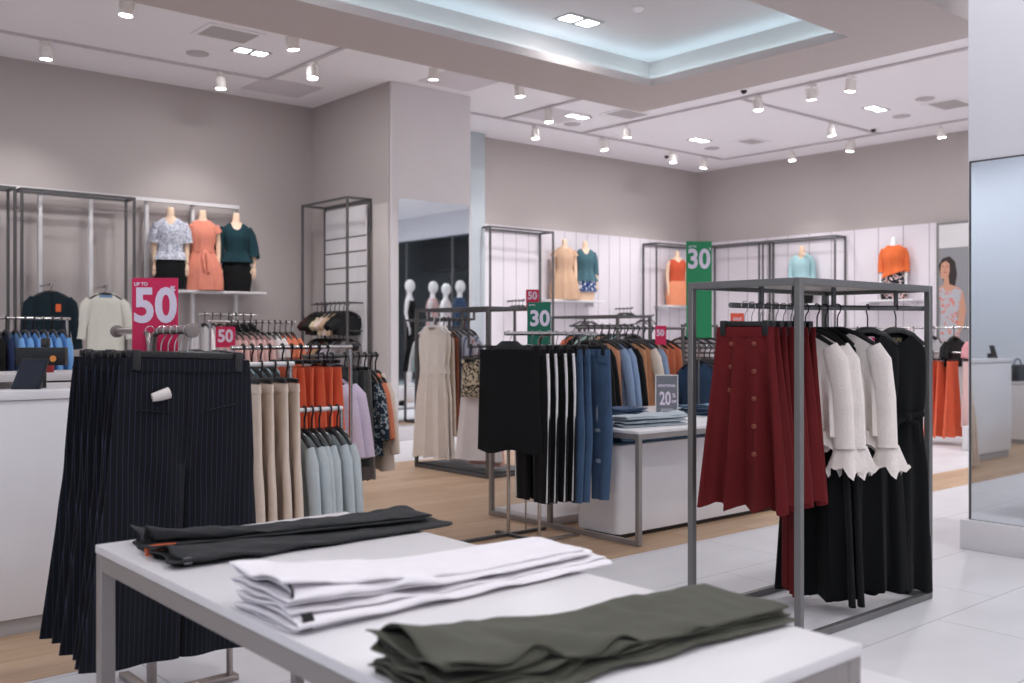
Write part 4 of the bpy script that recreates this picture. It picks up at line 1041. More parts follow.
row(fskirt('skirt', M_MIDGREY, .16, .18, .72), [(3.545, 5.72)], EDGE, 1.17, 'mid grey skirt between the slate trousers and the floral blouse', 'skirt', None)
row(ftop('blouse', M_LEAF, .18, .2, .62, sl=.3), [(3.595, 5.72)], EDGE, 1.17, 'navy and white floral blouse near the end of the lilac rail', 'blouse', None)
row(ftop('blouse', M_SALMON, .15, .2, .5, sl=.3), [(3.64, 5.72)], EDGE, 1.17, 'salmon blouse beside the floral blouse on the lilac rail', 'blouse', None)
row(ftop('blouse', M_CREAM, .14, .2, .72, sl=.4), [(3.68, 5.72)], EDGE, 1.17, 'cream blouse, last on the lilac rail', 'blouse', None)

# ---- side wall: frame with slat panel and two rows of clothes
wall_frame(6.48, 6.845, 10.72, 11.88, 3.04, 'dark steel display frame over the white slat panel on the side wall')
o = obj('slat_board', bx(6.80, 6.816, 10.78, 11.80, 0.2, 2.97, 0.002), M_WHITE)
b = BM()
for z in (2.58, 2.39, 2.19, 1.99): box(b, 6.797, 6.80, 10.78, 11.80, z - .008, z + .008)
obj('groove', b, M_DARKSTEEL, o); tag(o, 'white slat wall panel with dark grooves inside the side wall frame', 'wall panel')
def wall_rail(z, label):
    t = empty('garment_rail', (6.62, 10.76, z)); tag(t, label, 'wall rail')
    b = BM(); cyl(b, (0, 0, 0), (0, 1.08, 0), 0.0125); obj('rail', b, M_DARKSTEEL, t)
    for y in (0.1, 0.98):
        b = BM(); box(b, 0.011, 0.178, y - .008, y + .008, -.01, .01); obj('bracket', b, M_DARKSTEEL, t)
wall_rail(1.72, 'upper dark rail on the slat panel of the side wall'); wall_rail(1.365, 'middle dark rail on the slat panel of the side wall'); wall_rail(1.06, 'lowest dark rail on the slat panel of the side wall')
def cols(*a): return [fabric('cloth_%d_%d_%d' % c, c) for c in a]
NAMES_U = [('maroon', (62, 34, 34)), ('dark brown', (50, 40, 36)), ('dark green', (40, 48, 40)), ('cream', (206, 190, 160)), ('pinkish white', (226, 206, 196)), ('sand', (198, 168, 140)), ('black', (26, 26, 28)), ('charcoal', (40, 40, 42))]
NAMES_L = [('straw', (196, 176, 136)), ('light blue grey', (150, 166, 178)), ('brick red', (150, 62, 44)), ('tan', (178, 142, 108)), ('black', (28, 28, 28)), ('lilac grey', (168, 160, 172)), ('pale mauve', (150, 142, 152)), ('stone grey', (132, 126, 126))]
def wallrow(nm, z, L, where):
    proto = None
    for i, (cn, c) in enumerate(nm):
        y = 11.70 - i * 0.112
        o = ftop('top', fabric('cloth_%d_%d_%d' % c, c), 0.175, 0.18, L, 'long', ph=i * .7, sl=L - .28)
        hang(o, (6.62, y, z), RND.uniform(-.06, .06), cn + ' top on the ' + where + ' of the side wall panel', 'top', 'tops on the ' + where)
wallrow(NAMES_U[::1], 1.72, 0.36, 'upper rail'); wallrow(NAMES_L, 1.365, 0.38, 'middle rail')
row([ftop('top', M_BLACKSK, 0.175, .18, .45), ftop('top', M_SLATE, .175, .18, .45)], along((6.62, 11.65), (6.62, 10.95), 7), 0, 1.06, 'dark top, # from the corner on the lowest rail of the side wall panel', 'top', 'dark tops on the lowest rail')

# ================================================================== MIDDLE AND BACK
# ---- gown rack beside the column
rk = frame_rack(5.70, 6.30, 7.0, 8.15, 1.57, 'dark steel rack of cream gowns and striped shirts on the wooden floor', mat=M_DARKSTEEL, plate=False, base=paint('charcoal_base', (66, 68, 70), 0.5))
b = BM(); cyl(b, (0.02, 0.93, 1.47), (0.58, 0.93, 1.47), 0.0125); obj('rail', b, M_DARKSTEEL, rk)
b = BM(); cyl(b, (0.02, 0.30, 1.20), (0.58, 0.30, 1.20), 0.0125); obj('rail', b, M_DARKSTEEL, rk)
for y in (.30, .93):
    b = BM(); zb_ = 1.46 if y > .5 else 1.19; box(b, .006, .03, y - .006, y + .006, zb_, 1.545); box(b, .57, .594, y - .006, y + .006, zb_, 1.545); obj('bracket', b, M_DARKSTEEL, rk)
M_GOWN = fabric('cream_gown', (240, 231, 222), amt=.05, bump=.5, bscale=70); M_RUST = fabric('rust_crepe', (150, 92, 70)); M_STRIPED = fabric('blue_rust_stripes', (176, 180, 194), stripe=('X', 0.07, 0.3, (92, 104, 136)))
M_STRIPED2 = fabric('rust_grey_stripes', (188, 186, 192), stripe=('X', 0.06, 0.3, (168, 116, 92))); M_LEOPARD = fabric('leopard_print', (206, 192, 166), print_=(34, [(0.46, (40, 38, 36)), (0.58, (206, 192, 166))])); M_WARMGREY = fabric('warm_grey_jersey', (132, 130, 136)); M_BLUSH = fabric('blush_chiffon', (214, 172, 164))
gx = 5.88
g = top('gown', M_GOWN, 0.165, 0.225, 1.36, None, .4, .024, .03, 3, .4, .085, flare=1.2, m=16, n=44, waist=(.28, .82)); hanger(g, .17, 'top', far=True, mat=M_WHITEMETAL)
b = BM(); loft(b, [cring(z, w, .034, 36) for z, w in ((-.46, .155), (-.50, .15), (-.54, .16))]); obj('waist_sash', b, M_GOWN, g)
hang(g, (5.765, 7.93, 1.47), EDGE + .28, 'long cream gown at the column end of the dark steel rack, fully in view', 'dress', 'cream gowns')
o = dup(g); hang(o, (5.835, 7.93, 1.47), EDGE + .15, 'long cream gown half hidden behind the first gown on the steel rack', 'dress', 'cream gowns')
for nm, mt, x, y, rz, L, w_, wh, slv, lab, cat in (
    ('dress', M_CREAM, 5.90, 7.93, 0, 1.1, .17, .22, None, 'plain beige dress between the cream gowns and the rust dress', 'dress'),
    ('dress', M_RUST, 5.955, 7.93, 0, 1.05, .17, .2, None, 'rust brown dress beside the plain beige dress on the gown rack', 'dress'),
    ('shirt', M_STRIPED, 6.015, 7.93, 0, .80, .18, .2, 'short', 'blue striped shirt next to the rust dress on the gown rack', 'shirt'),
    ('shirt', M_STRIPED2, 6.085, 7.93, 0, .80, .18, .2, 'short', 'rust and grey striped shirt on the gown rack', 'shirt'),
    ('shirt', M_STRIPED, 6.155, 7.93, 0, .82, .18, .2, 'short', 'blue striped shirt, last of the striped shirts on the gown rack', 'shirt'),
    ('dress', M_WARMGREY, 6.215, 7.93, 0, 1.15, .17, .22, None, 'long warm grey dress behind the striped shirts', 'dress'),
    ('top', M_LEOPARD, 5.74, 7.30, .25, .42, .10, .12, None, 'leopard print top on the lower rail in front of the striped shirts', 'top'),
    ('dress', M_WHT, 5.835, 7.30, .35, 1.02, .17, .27, None, 'long white dress half hidden by the black skirt', 'dress'),
    ('dress', M_BLUSH, 5.93, 7.30, .1, 1.07, .17, .26, None, 'blush pink long dress showing under the long white dress', 'dress')):
    o = ftop(nm, mt, w_, wh, L, slv, ph=x * 9, A=.02); hang(o, (x, y, 1.47 if y > 7.5 else 1.20), EDGE + rz, lab, cat)
sign((6.21, 6.96, 1.575), 0.12, 0.16, M_PINKSIGN, [('50', 0.098, 0, 0.10, 0.003, 0.9)], 'narrow magenta 50 sign half hidden behind a dark green sign', holder=None)
o = obj('sign_stand', box(BM(), 6.15, 6.27, 6.955, 6.966, 1.30, 1.573, 0.001, 1), M_PINKSIGN); tag(o, 'plain magenta card strip under the narrow magenta 50 sign', 'sign')

# ---- stand with the black skirt, side striped trousers and jeans
t = empty('trouser_stand', (4.19, 4.63, 0)); tag(t, 'chrome stand of a black skirt, striped trousers and jeans in front of the white plinth', 'clothes stand')
NX, NY = 0.990, -0.139
def r3(s): return (3.876 + NX * s, 4.514 + NY * s, 1.315)
a_, b__ = r3(-0.06), r3(0.62)
b = BM(); cyl(b, (a_[0] - 4.19, a_[1] - 4.63, 1.315), (b__[0] - 4.19, b__[1] - 4.63, 1.315), 0.0125); obj('rail', b, M_CHROME, t)
q_ = r3(0.3)
b = BM(); tube(b, [(0, 0, 0.02), (0, 0, 1.27), (0, -0.03, 1.306), (q_[0] - 4.19, q_[1] - 4.63, 1.315)], 0.012, 12); obj('post', b, M_CHROME, t)
b = BM(); tube(b, [(0, 0.30, 0.02), (0, 0.30, 1.0), (0, 0.27, 1.03), (0, 0.012, 1.03)], 0.012, 12); obj('post', b, M_CHROME, t)
b = BM(); box(b, -0.017, 0.017, -0.10, 0.42, 0.001, 0.022, 0.004); obj('foot', b, M_DARKSTEEL, t)
b = BM(); box(b, -0.45, 0.32, 0.285, 0.315, 0.0015, 0.0225, 0.004); obj('foot', b, M_DARKSTEEL, t)
b = BM(); box(b, -0.12, 0.34, -0.015, 0.015, 0.0012, 0.0222, 0.004); obj('foot', b, M_CHROME, t)
M_BLKTW = fabric('black_twill', (13, 14, 16), bump=.2); M_DENIM = fabric('mid_blue_denim', (72, 96, 126), amt=.22, bump=.4, bscale=120); M_DENIM2 = fabric('blue_denim', (54, 76, 104), amt=.2, bump=.4, bscale=120)
sk = skirt('skirt', M_BLKTW, .188, .205, .605, .02, .034, .006, 1.6, .3); hanger(sk, .15, 'clip', 0.0125)
b = BM(); loft(b, [cring(-.045, .05, .012), cring(-.085, .1, .014), cring(-.1, .11, .012)], True, True); obj('hanger_cover', b, M_BLACK_PLASTIC, sk)
hang(sk, (3.862, 4.535, 1.315), -math.radians(60), 'straight black skirt at the front of the chrome stand', 'skirt')
def strip_trousers():
    o = trousers('trousers', M_BLKTW, .165, .178, .91, .28, .088, .075, d=.010, A=.004, n=40)
    hanger(o, .13, 'clip', .0125)
    for s in (-1, 1):
        bm = BM(); path = [(s * .166, 0, -.12), (s * .178, 0, -.26), (s * .179, 0, -.38), (s * .172, 0, -.62), (s * .160, 0, -1.005)]
        rings = [[(x - s * .008, -0.0065, z), (x + s * .004, -0.0055, z), (x + s * .004, 0.0055, z), (x - s * .008, 0.0065, z)] for x, y, z in path]
        loft(bm, rings, True, True); obj('side_stripe', bm, M_WHITE, o)['label'] = 'white side stripe'
    return o
row(strip_trousers(), [r3(s)[:2] for s in (.13, .185, .255, .315)], -math.radians(96), 1.315, 'black trousers with a white side stripe, # behind the black skirt', 'trousers', 'black side striped trousers', jit=.02)
def jeans(n_='jeans', mt=None):
    o = trousers(n_, mt or M_DENIM, .165, .182, .93, .27, .09, .07, d=.012, A=.006, spread=.012, n=44)
    hanger(o, .14, 'clip', .0125)
    for s in (-1, 1):
        b = BM(); tube(b, [(s * .06, -.018, -.135), (s * .09, -.020, -.175), (s * .155, -.018, -.185)], .0035, 6); obj('pocket', b, M_DENIM2, o)
        b = BM(); box(b, s * .07 - .006, s * .07 + .006, -.019, -.010, -.145, -.095); obj('belt_loop', b, M_DENIM2, o)
    return o
j = jeans()
js = row(j, [r3(s)[:2] for s in (.38, .435)], -math.radians(96), 1.315, 'blue jeans, # of two plain pairs behind the striped trousers', 'jeans', 'plain jeans on the stand', jit=.02)
j2 = jeans('jeans', M_DENIM); hang(j2, r3(.57), -math.radians(88), 'ripped blue jeans at the plinth end of the chrome stand', 'jeans')
for x, z, w_, h_ in ((.085, -.60, .024, .013), (.092, -.79, .022, .015), (.08, -.50, .010, .05)):
    b = BM(); n = 14; rg = [[(x + w_ * rr * math.cos(2 * PI * k / n) * (1 + .2 * math.sin(3 * k)), -0.0215 - dy, z + h_ * rr * math.sin(2 * PI * k / n) * (1 + .2 * math.cos(4 * k))) for k in range(n)] for rr, dy in ((1, 0), (.7, .002), (.3, .002))]
    loft(b, rg, True, True); obj('frayed_patch', b, fabric('frayed_cotton', (150, 162, 180), amt=.3, bump=.8, bscale=60), j2)['label'] = 'pale frayed rip'
sign((4.34, 4.80, 1.245), 0.152, 0.275, M_TEALSIGN, [('30', 0.138, 0.004, 0.165, 0.0045, 0.95), ('UP TO', 0.014, -0.045, 0.255, 0.0005, 1)], 'dark green 30 sign standing above the jeans and the chrome stand')
o = BM(); cyl(o, (4.34, 4.81, 1.0), (4.34, 4.81, 1.243), 0.005, 8); cyl(o, (4.34, 4.81, 1.0), (4.34, 4.93, 1.0), 0.005, 8); cyl(o, (4.34, 4.93, 0.0), (4.34, 4.93, 1.0), 0.006, 8); tag(obj('sign_stand', o, M_CHROME), 'thin chrome stand carrying the dark green 30 sign', 'sign stand')

# ---- white plinth under a steel framed table, with folded jeans
t = empty('display_table', (4.57, 4.14, 0)); tag(t, 'white topped grey steel table standing over the white plinth', 'table')
TW, TD, TH = 1.85, 1.46, 0.713; s_ = .016
obj('table_top', bx(0, TW, 0, TD, TH - .02, TH, .003), M_WHITE, t)
b = BM(); ring(b, (0.002, TW - .002, 0.002, TD - .002), (2 * s_, TW - 2 * s_, 2 * s_, TD - 2 * s_), TH - .053, TH - .021); obj('apron', b, M_TABLESTEEL, t)
b = BM(); box(b, 0, 2 * s_, 2 * s_, TD, .004, .034); box(b, TW - 2 * s_, TW, 2 * s_, TD, .004, .034); box(b, 2 * s_, TW - 2 * s_, TD - 2 * s_, TD, .004, .034); obj('base_frame', b, M_TABLESTEEL, t)
for (x, y) in ((s_, s_), (TW - s_, s_), (s_, TD - s_), (TW - s_, TD - s_), (s_, .82)): obj('leg', bx(x - s_ + .001, x + s_ - .001, y - s_ + .001, y + s_ - .001, .004, TH - .021), M_TABLESTEEL, t)
obj('base_shelf', bx(.034, TW - .034, .84, TD - .034, 0.006, 0.06, .003), M_WHITE, t)
t = empty('plinth', (4.62, 4.36, 0)); tag(t, 'large white plinth block under the steel framed table', 'plinth')
b = BM(); rr = .05; pts = [(rr - rr * math.cos(a * PI / 12), rr - rr * math.sin(a * PI / 12)) for a in range(7)] + [(1.74, 0), (1.74, .36), (0.0, .36)]
loft(b, [[(x, y, z) for x, y in pts] for z in (.035, .60)], True, True); obj('body', b, M_WHITE, t)
b = BM(); box(b, .04, 1.7, .03, .34, .001, .034); obj('foot_recess', b, M_BLACK_PLASTIC, t)
M_PALEDENIM = fabric('pale_grey_denim', (176, 186, 194), amt=.1, bump=.4, bscale=90); M_DEEPDENIM = fabric('deep_blue_denim', (52, 74, 104), amt=.15, bump=.4, bscale=90); M_ROLLDENIM = fabric('washed_denim', (112, 138, 166), amt=.15, bump=.4, bscale=90)
def stack(mats, x, y, z, rz, L, w_, labels, group, h=.0075, seed=0):
    zz = z
    for i, m_ in enumerate(mats):
        o, _ = folded('folded_jeans', m_, L - .01 * i, w_, w_ * .92, 3, h * 1.5, h, seed + i * 2.3, rough=.003, open_=.012, nx=36, per=8)
        o.location = (x, y, zz); o.rotation_euler = (0, 0, rz); tag(o, labels.replace('#', ORD[i]), 'jeans', group); zz += h * 4.1
stack([M_PALEDENIM, M_PALEDENIM, M_PALEDENIM], 5.18, 4.37, .7135, PI - .15, .52, .24, 'pale grey folded jeans, # from the bottom of the near pile on the table', 'near pile of folded jeans', seed=3, h=.006)
stack([M_ROLLDENIM, M_DEEPDENIM, M_DEEPDENIM], 5.05, 4.98, .7135, .05, .42, .3, 'blue folded jeans, # from the bottom of the pile behind the grey card', 'pile of folded jeans behind the card', seed=7, h=.006)
stack([M_ROLLDENIM, M_DEEPDENIM, M_ROLLDENIM], 5.80, 4.72, .7135, .08, .42, .3, 'blue folded jeans, # from the bottom of the pile by the rack post', 'pile of folded jeans by the rack post', seed=12, h=.006)
stack([M_ROLLDENIM], 4.70, 4.54, .6005, .0, .9, .28, 'blue folded jeans lying on the white plinth under the table', 'folded jeans on the plinth', seed=5, h=.008)
t = sign((5.60, 4.80, .7140), .155, .295, paint('grey_card', (112, 116, 124), .5), [('20', .135, -.012, .125, .003, .62), ('ADDITIONAL', .024, 0, .222, .0008, .92), ('%', .04, .052, .150, .001, .8), ('OFF', .026, .053, .105, .001, .8)], 'grey ADDITIONAL 20% OFF card in a white frame on the jeans table')
b = BM(); ring2 = [(-.0775, .0775), (-.0695, .0695)]
for x0, x1, z0, z1 in ((-.083, -.0776, 0, .30), (.0776, .083, 0, .30), (-.083, .083, .2952, .302)): box(b, x0, x1, -.006, .006, z0, z1)
obj('frame', b, M_WHITE, t)
b = BM(); box(b, -.045, .045, -.0042, -.0031, .035, .055); obj('small_print', b, paint('small_print_grey', (160, 163, 170)), t)

# ---- rail of black, peach and blue tops behind the jeans table
rail_rack((5.85, 6.0), (7.25, 6.0), 1.37, 'dark rail of black, peach and blue tops behind the jeans table', mat=M_DARKSTEEL)
M_PEACH = fabric('peach_chiffon', (222, 158, 124)); M_PEACHLACE = fabric('peach_lace', (204, 148, 112), bump=1.0, bscale=60, amt=.12); M_CHAMBRAY = fabric('chambray', (136, 156, 186)); M_APRICOT = fabric('apricot_crepe', (226, 144, 108))
row(ftop('top', M_BLACKSK, .19, .2, .84), [(5.98, 6.0), (6.05, 6.0)], EDGE, 1.37, 'long black top, # on the dark rail right behind the ripped jeans', 'top', 'long black tops')
row(ftop('top', M_PEACH, .19, .21, .86, None), [(6.14, 6.0)], EDGE + .25, 1.37, 'peach chiffon top between the black tops and the chambray shirts', 'top', None)
row(ftop('shirt', M_CHAMBRAY, .19, .2, .8), [(6.23, 6.0), (6.30, 6.0)], EDGE, 1.37, 'chambray blue shirt, # beside the peach chiffon top', 'shirt', 'chambray shirts')
row(ftop('top', M_BLACKSK, .19, .19, .7), [(6.38, 6.0)], EDGE, 1.37, 'single black top between the chambray shirts and the peach lace tops', 'top', None)
row(ftop('lace_top', M_PEACHLACE, .19, .22, .72, None, A=.02), [(6.46, 6.0), (6.54, 6.0)], EDGE + .35, 1.37, 'peach lace top, # on the dark rail above the jeans table', 'top', 'peach lace tops')
row(ftop('top', M_CREAM, .19, .2, .7), [(6.61, 6.0)], EDGE, 1.37, 'cream top after the peach lace tops on the dark rail', 'top', None)
row(ftop('shirt', M_CHAMBRAY, .19, .2, .6), [(6.69, 6.0)], EDGE, 1.37, 'chambray blue shirt behind the grey sale card', 'shirt', None)
row(ftop('dress', M_APRICOT, .2, .25, .86, None, A=.022), [(6.79, 6.0), (6.88, 6.0), (6.97, 6.0)], EDGE, 1.37, 'apricot dress, # at the far end of the dark rail above the jeans table', 'dress', 'apricot dresses')
sign((6.64, 5.76, 1.225), .095, .165, M_PINKSIGN, [('50', .075, -.004, .10, .0025, .9)], 'tiny magenta 50 sign clipped in front of the apricot dresses')
b = BM(); cyl(b, (6.64, 5.775, 0.002), (6.64, 5.775, 1.223), .005, 8); cyl(b, (6.64, 5.775, .002), (6.64, 5.775, .012), .08, 16); tag(obj('sign_stand', b, M_CHROME), 'thin chrome stand of the tiny magenta 50 sign', 'sign stand')
# ---- low rail of denim jackets, with the tall green banner
rail_rack((6.72, 5.5), (7.16, 5.5), 1.20, 'low dark rail of denim jackets beside the tall green banner', mat=M_DARKSTEEL, base=.18)
row(ftop('denim_jacket', M_DENIM2, .19, .2, .64, sl=.4), along((6.84, 5.5), (7.06, 5.5), 4), EDGE - .05, 1.20, 'blue denim jacket, # on the low rail beside the big red skirts', 'jacket', 'denim jackets')
M_BRETON = fabric('breton_stripe', (206, 202, 204), stripe=('Z', .045, .42, (96, 88, 96)))
rail_rack((7.45, 6.2), (8.0, 6.2), 1.40, 'short dark rail of striped tops behind the denim jackets', mat=M_DARKSTEEL, base=.18)
row(ftop('striped_top', M_BRETON, .21, .22, .6), along((7.52, 6.2), (7.8, 6.2), 3), EDGE + .2, 1.40, 'grey and white striped top, # behind the denim jackets', 'top', 'striped tops')
t = sign((6.63, 5.33, 1.285), .215, .81, M_GREENSIGN, [('30', .225, -.002, .655, .0065, .86), ('UP TO', .022, -.055, .765, .0006, 1), ('%', .03, .092, .745, .0008, .8)], 'tall hanging green 30 sale banner behind the square rack post')
b = BM(); cyl(b, (6.638, 5.34, .002), (6.638, 5.34, 1.283), .008, 10); cyl(b, (6.638, 5.34, .002), (6.638, 5.34, .014), .10, 20); tag(obj('banner_stand', b, M_DARKSTEEL), 'dark pole stand under the tall green banner', 'sign stand')
sign((6.98, 5.20, 1.40), .115, .095, paint('orange_red_card', (228, 88, 62), .5), [('SALE', .034, 0, .045, .001, 1)], 'small orange red sale tag beside the tall green banner')
b = BM(); cyl(b, (6.985, 5.21, .002), (6.985, 5.21, 1.398), .005, 8); cyl(b, (6.985, 5.21, .002), (6.985, 5.21, .012), .08, 16); tag(obj('sign_stand', b, M_CHROME), 'thin chrome stand of the small orange red tag', 'sign stand')

# ---- steel rack of pastel tops in front of the far back wall
rk = frame_rack(8.55, 9.15, 8.08, 9.23, 1.55, 'dark steel rack of pastel tops in front of the far plank wall', mat=M_DARKSTEEL, plate=False)
b = BM(); cyl(b, (0.3, 0.031, 1.43), (0.3, 1.118, 1.43), 0.0125); obj('rail', b, M_DARKSTEEL, rk)
b = BM(); cyl(b, (0.031, 0.3, 1.43), (0.569, 0.3, 1.43), 0.010); obj('crossbar', b, M_DARKSTEEL, rk)
PAL = [('orange', (224, 120, 84)), ('black', (30, 30, 32)), ('mint', (178, 204, 198)), ('pale mint', (190, 208, 204)), ('peach', (232, 190, 158)), ('dark grey', (60, 60, 62)), ('mint grey', (160, 186, 184)), ('white', (224, 222, 222)), ('black', (30, 30, 32))]
for i, (cn, c) in enumerate(PAL):
    o = ftop('top', fabric('cloth_%d_%d_%d' % c, c), .19, .2, .6, ph=i * .8)
    hang(o, (8.85, 9.12 - i * .125, 1.43), RND.uniform(-.08, .08), '%s top, %s from the far end of the pastel steel rack' % (cn, ORD[i]), 'top', 'tops on the pastel rack')
# ---- frames, shelves and torsos on the far walls
wall_frame(9.70, 11.05, 11.85, 12.19, 3.0, 'dark steel display frame on the plank wall next to the column')
wall_frame(13.55, 15.05, 11.85, 12.19, 2.98, 'dark steel display frame on the plank wall near the far corner')
wall_frame(14.80, 15.14, 10.55, 11.80, 2.98, 'dark steel display frame on the right plank wall near the far corner')
wall_frame(14.80, 15.14, 9.05, 10.50, 2.98, 'dark steel display frame around the aqua cardigan mannequin')
def shelf(x0, x1, y0, y1, z, label):
    t = empty('display_shelf', (x0, y0, z)); tag(t, label, 'shelf')
    obj('board', bx(0, x1 - x0, 0, y1 - y0, -.03, 0, .003), M_WHITE, t)
    b = BM()
    if x1 - x0 > y1 - y0:
        for x in (.12, x1 - x0 - .12): box(b, x - .006, x + .006, (y1 - y0) * .4, y1 - y0, -.10, -.031)
    else:
        for y in (.12, y1 - y0 - .12): box(b, (x1 - x0) * .4, x1 - x0, y - .006, y + .006, -.10, -.031)
    obj('bracket', b, M_WHITEMETAL, t)
shelf(11.05, 12.22, 11.85, 12.199, 1.90, 'white wall shelf carrying the beige dress and the teal blouse mannequins')
shelf(13.86, 14.72, 11.84, 12.199, 1.86, 'white wall shelf with the coral outfit mannequin inside a dark frame')
shelf(14.80, 15.149, 9.35, 10.25, 1.85, 'white wall shelf under the aqua cardigan mannequin')
shelf(14.80, 15.149, 7.70, 8.65, 1.88, 'white wall shelf under the orange sweater mannequin')
M_NUDE = fabric('nude_beige', (206, 170, 142)); M_TEALB = fabric('dusty_teal', (72, 106, 116)); M_JEANS = fabric('blue_print_shorts', (40, 66, 120), print_=(24, [(.55, (214, 218, 226))]))
M_AQUA = fabric('aqua_knit', (164, 200, 204)); M_FLORALD = fabric('dark_floral', (34, 32, 38), print_=(18, [(.5, (226, 216, 214)), (.56, (196, 70, 60)), (.6, (40, 40, 46))])); M_ORSW = fabric('orange_sweater', (226, 112, 62)); M_RUSTTOP = fabric('rust_red_top', (196, 84, 56))
t = torso(M_SKIN); cover(t, 'dress', M_NUDE, .872, .004, .016, .085, .016, 3, .4, .04, m=16); sleeves(t, M_NUDE, 2, .066, .075); place(t, (11.38, 11.96, 1.9005), -.5, 'headless mannequin in a long beige dress on the far plank wall')
t = torso(M_SKIN); cover(t, 'shorts', M_JEANS, .46, .14, .016, .02); cover(t, 'blouse', M_TEALB, .868, .32, .018, .045, .012, 3, 1, .12); sleeves(t, M_TEALB, 4, .056, .05); place(t, (11.86, 11.96, 1.9005), -.5, 'headless mannequin in a dusty teal blouse and blue shorts on the far plank wall')
t = torso(M_SKIN); cover(t, 'skirt', M_APRICOT, .50, .004, .014, .03); cover(t, 'top', M_RUSTTOP, .845, .45, .014, .01, 0, 3, 1, .06); place(t, (14.22, 11.94, 1.8605), -.5, 'headless mannequin in a rust top and apricot skirt near the far corner')
t = torso(M_SKIN); cover(t, 'skirt', M_BLACKSK, .46, .004, .012, .01); cover(t, 'cardigan', M_AQUA, .868, .36, .02, .02, .006, 3, 1, .12); sleeves(t, M_AQUA, 5, .058, .045); place(t, (14.98, 9.80, 1.8505), -1.2, 'headless mannequin in an aqua cardigan on the right plank wall')
t = torso(M_MANWHITE); cover(t, 'skirt', M_FLORALD, .50, .004, .014, .03, .006); cover(t, 'sweater', M_ORSW, .872, .40, .024, .03, .01, 3, 1, .02, .35); sleeves(t, M_ORSW, 4, .064, .05); place(t, (14.98, 8.12, 1.8805), -1.2, 'headless white mannequin in an orange sweater and dark floral skirt')
# empty hangers on short wall arms
def arm_of_hangers(x, y, z, label, n=4):
    b = BM(); cyl(b, (0, -.40, 0), (0, 0, 0), .0125); cyl(b, (0, -.402, -.004), (0, -.402, .03), .01); o = obj('display_peg', b, M_DARKSTEEL); o.location = (x, y, z); tag(o, 'short dark wall arm ' + label, 'display peg')
    proto = None
    for i in range(n):
        if proto is None:
            bm = BM()
            for s in (-1, 1): tube(bm, [(0, 0, -.078), (s * .03, 0, -.082), (s * .12, -.004, -.112), (s * .2, -.01, -.15)], [.012, .012, .011, .008], 8)
            tube(bm, [(-.2, -.01, -.15), (.2, -.01, -.15)], .004, 6); tube(bm, hook_path(.0175), .004, 6)
            proto = obj('empty_hanger', bm, M_BLACK_PLASTIC); c = proto
        else: c = dup(proto)
        c.location = (x, y - .36 + .085 * i, z); c.rotation_euler = (0, 0, RND.uniform(-.5, .5)); tag(c, 'empty black hanger on the short wall arm ' + label, 'hanger', 'empty hangers ' + label)
arm_of_hangers(12.85, 12.195, 1.78, 'between the two shelves of the far wall'); arm_of_hangers(11.9, 12.195, 1.62, 'under the shelf of the teal blouse mannequin'); arm_of_hangers(10.35, 12.195, 1.86, 'inside the frame next to the column'); arm_of_hangers(13.4, 12.195, 1.66, 'left of the far corner frame')

# ---- poster lightbox and rails by the right wall
t = empty('poster', (15.12, 7.02, 0)); tag(t, 'tall framed poster of a dark haired woman in a patterned grey dress', 'poster')
obj('frame', bx(-.02, .03, -.45, .46, .9, 3.06, .003), M_STEEL, t)
obj('header_panel', bx(-.024, -.0201, -.40, .415, 2.66, 3.02), paint('poster_header', (206, 204, 206), .4), t)
obj('backdrop_print', bx(-.024, -.0201, -.40, .415, .95, 2.655), paint('poster_grey', (138, 138, 142), .4), t)
def flat(name, pts, mat, d, par=t):
    b = BM(); loft(b, [[(-.0245 - d, y, z) for y, z in pts], [(-.0252 - d, y, z) for y, z in pts]], True, True); return obj(name, b, mat, par, smooth=False)
def ell(cy, cz, ry, rz_, n=22, a0=0): return [(cy + ry * math.cos(2 * PI * k / n), cz + rz_ * math.sin(2 * PI * k / n)) for k in range(n)]
M_PEYE = paint('print_dark_line', (60, 36, 34)); M_PLIP = paint('print_lip', (168, 70, 66)); M_PHAIR = paint('print_dark_hair', (44, 34, 32)); M_PSKIN = paint('print_skin', (196, 146, 122)); M_PDRESS = fabric('print_dress', (176, 176, 182), print_=(14, [(.56, (214, 110, 84)), (.62, (176, 176, 182))]))
flat('hair_print', [(.17, 2.02), (.13, 2.25), (.16, 2.44), (.25, 2.53), (.36, 2.50), (.42, 2.40), (.40, 2.26), (.36, 2.2), (.30, 2.0), (.22, 1.95)], M_PHAIR, 0)
flat('skin_print', [(.375, 2.42), (.31, 2.46), (.25, 2.42), (.245, 2.30), (.265, 2.22), (.25, 2.10), (.10, 2.04), (.04, 1.98), (-.01, 1.7), (.03, 1.45), (.12, 1.30), (.19, 1.28), (.12, 1.5), (.10, 1.72), (.38, 1.9), (.42, 2.04), (.34, 2.10), (.335, 2.18), (.385, 2.20), (.395, 2.30)], M_PSKIN, .001)
for ey in (.345, .285): flat('eye_print', ell(ey, 2.375, .014, .007, 10), M_PEYE, .0012)
flat('nose_print', [(.318, 2.36), (.33, 2.325), (.312, 2.32)], paint('print_skin_shade', (168, 116, 96)), .0012)
flat('mouth_print', ell(.315, 2.285, .026, .009, 12), M_PLIP, .0012)
flat('dress_print', [(.36, 2.06), (.30, 1.98), (.22, 1.99), (.15, 2.04), (.06, 2.0), (.09, 1.78), (.13, 1.62), (.10, 1.3), (.06, 1.0), (.40, 1.0), (.40, 1.4), (.385, 1.7), (.41, 1.95), (.40, 2.03)], M_PDRESS, .002)
rail_rack((11.9, 5.2), (11.9, 8.5), 1.40, 'long chrome rail of mixed tops by the right wall', base=.2)
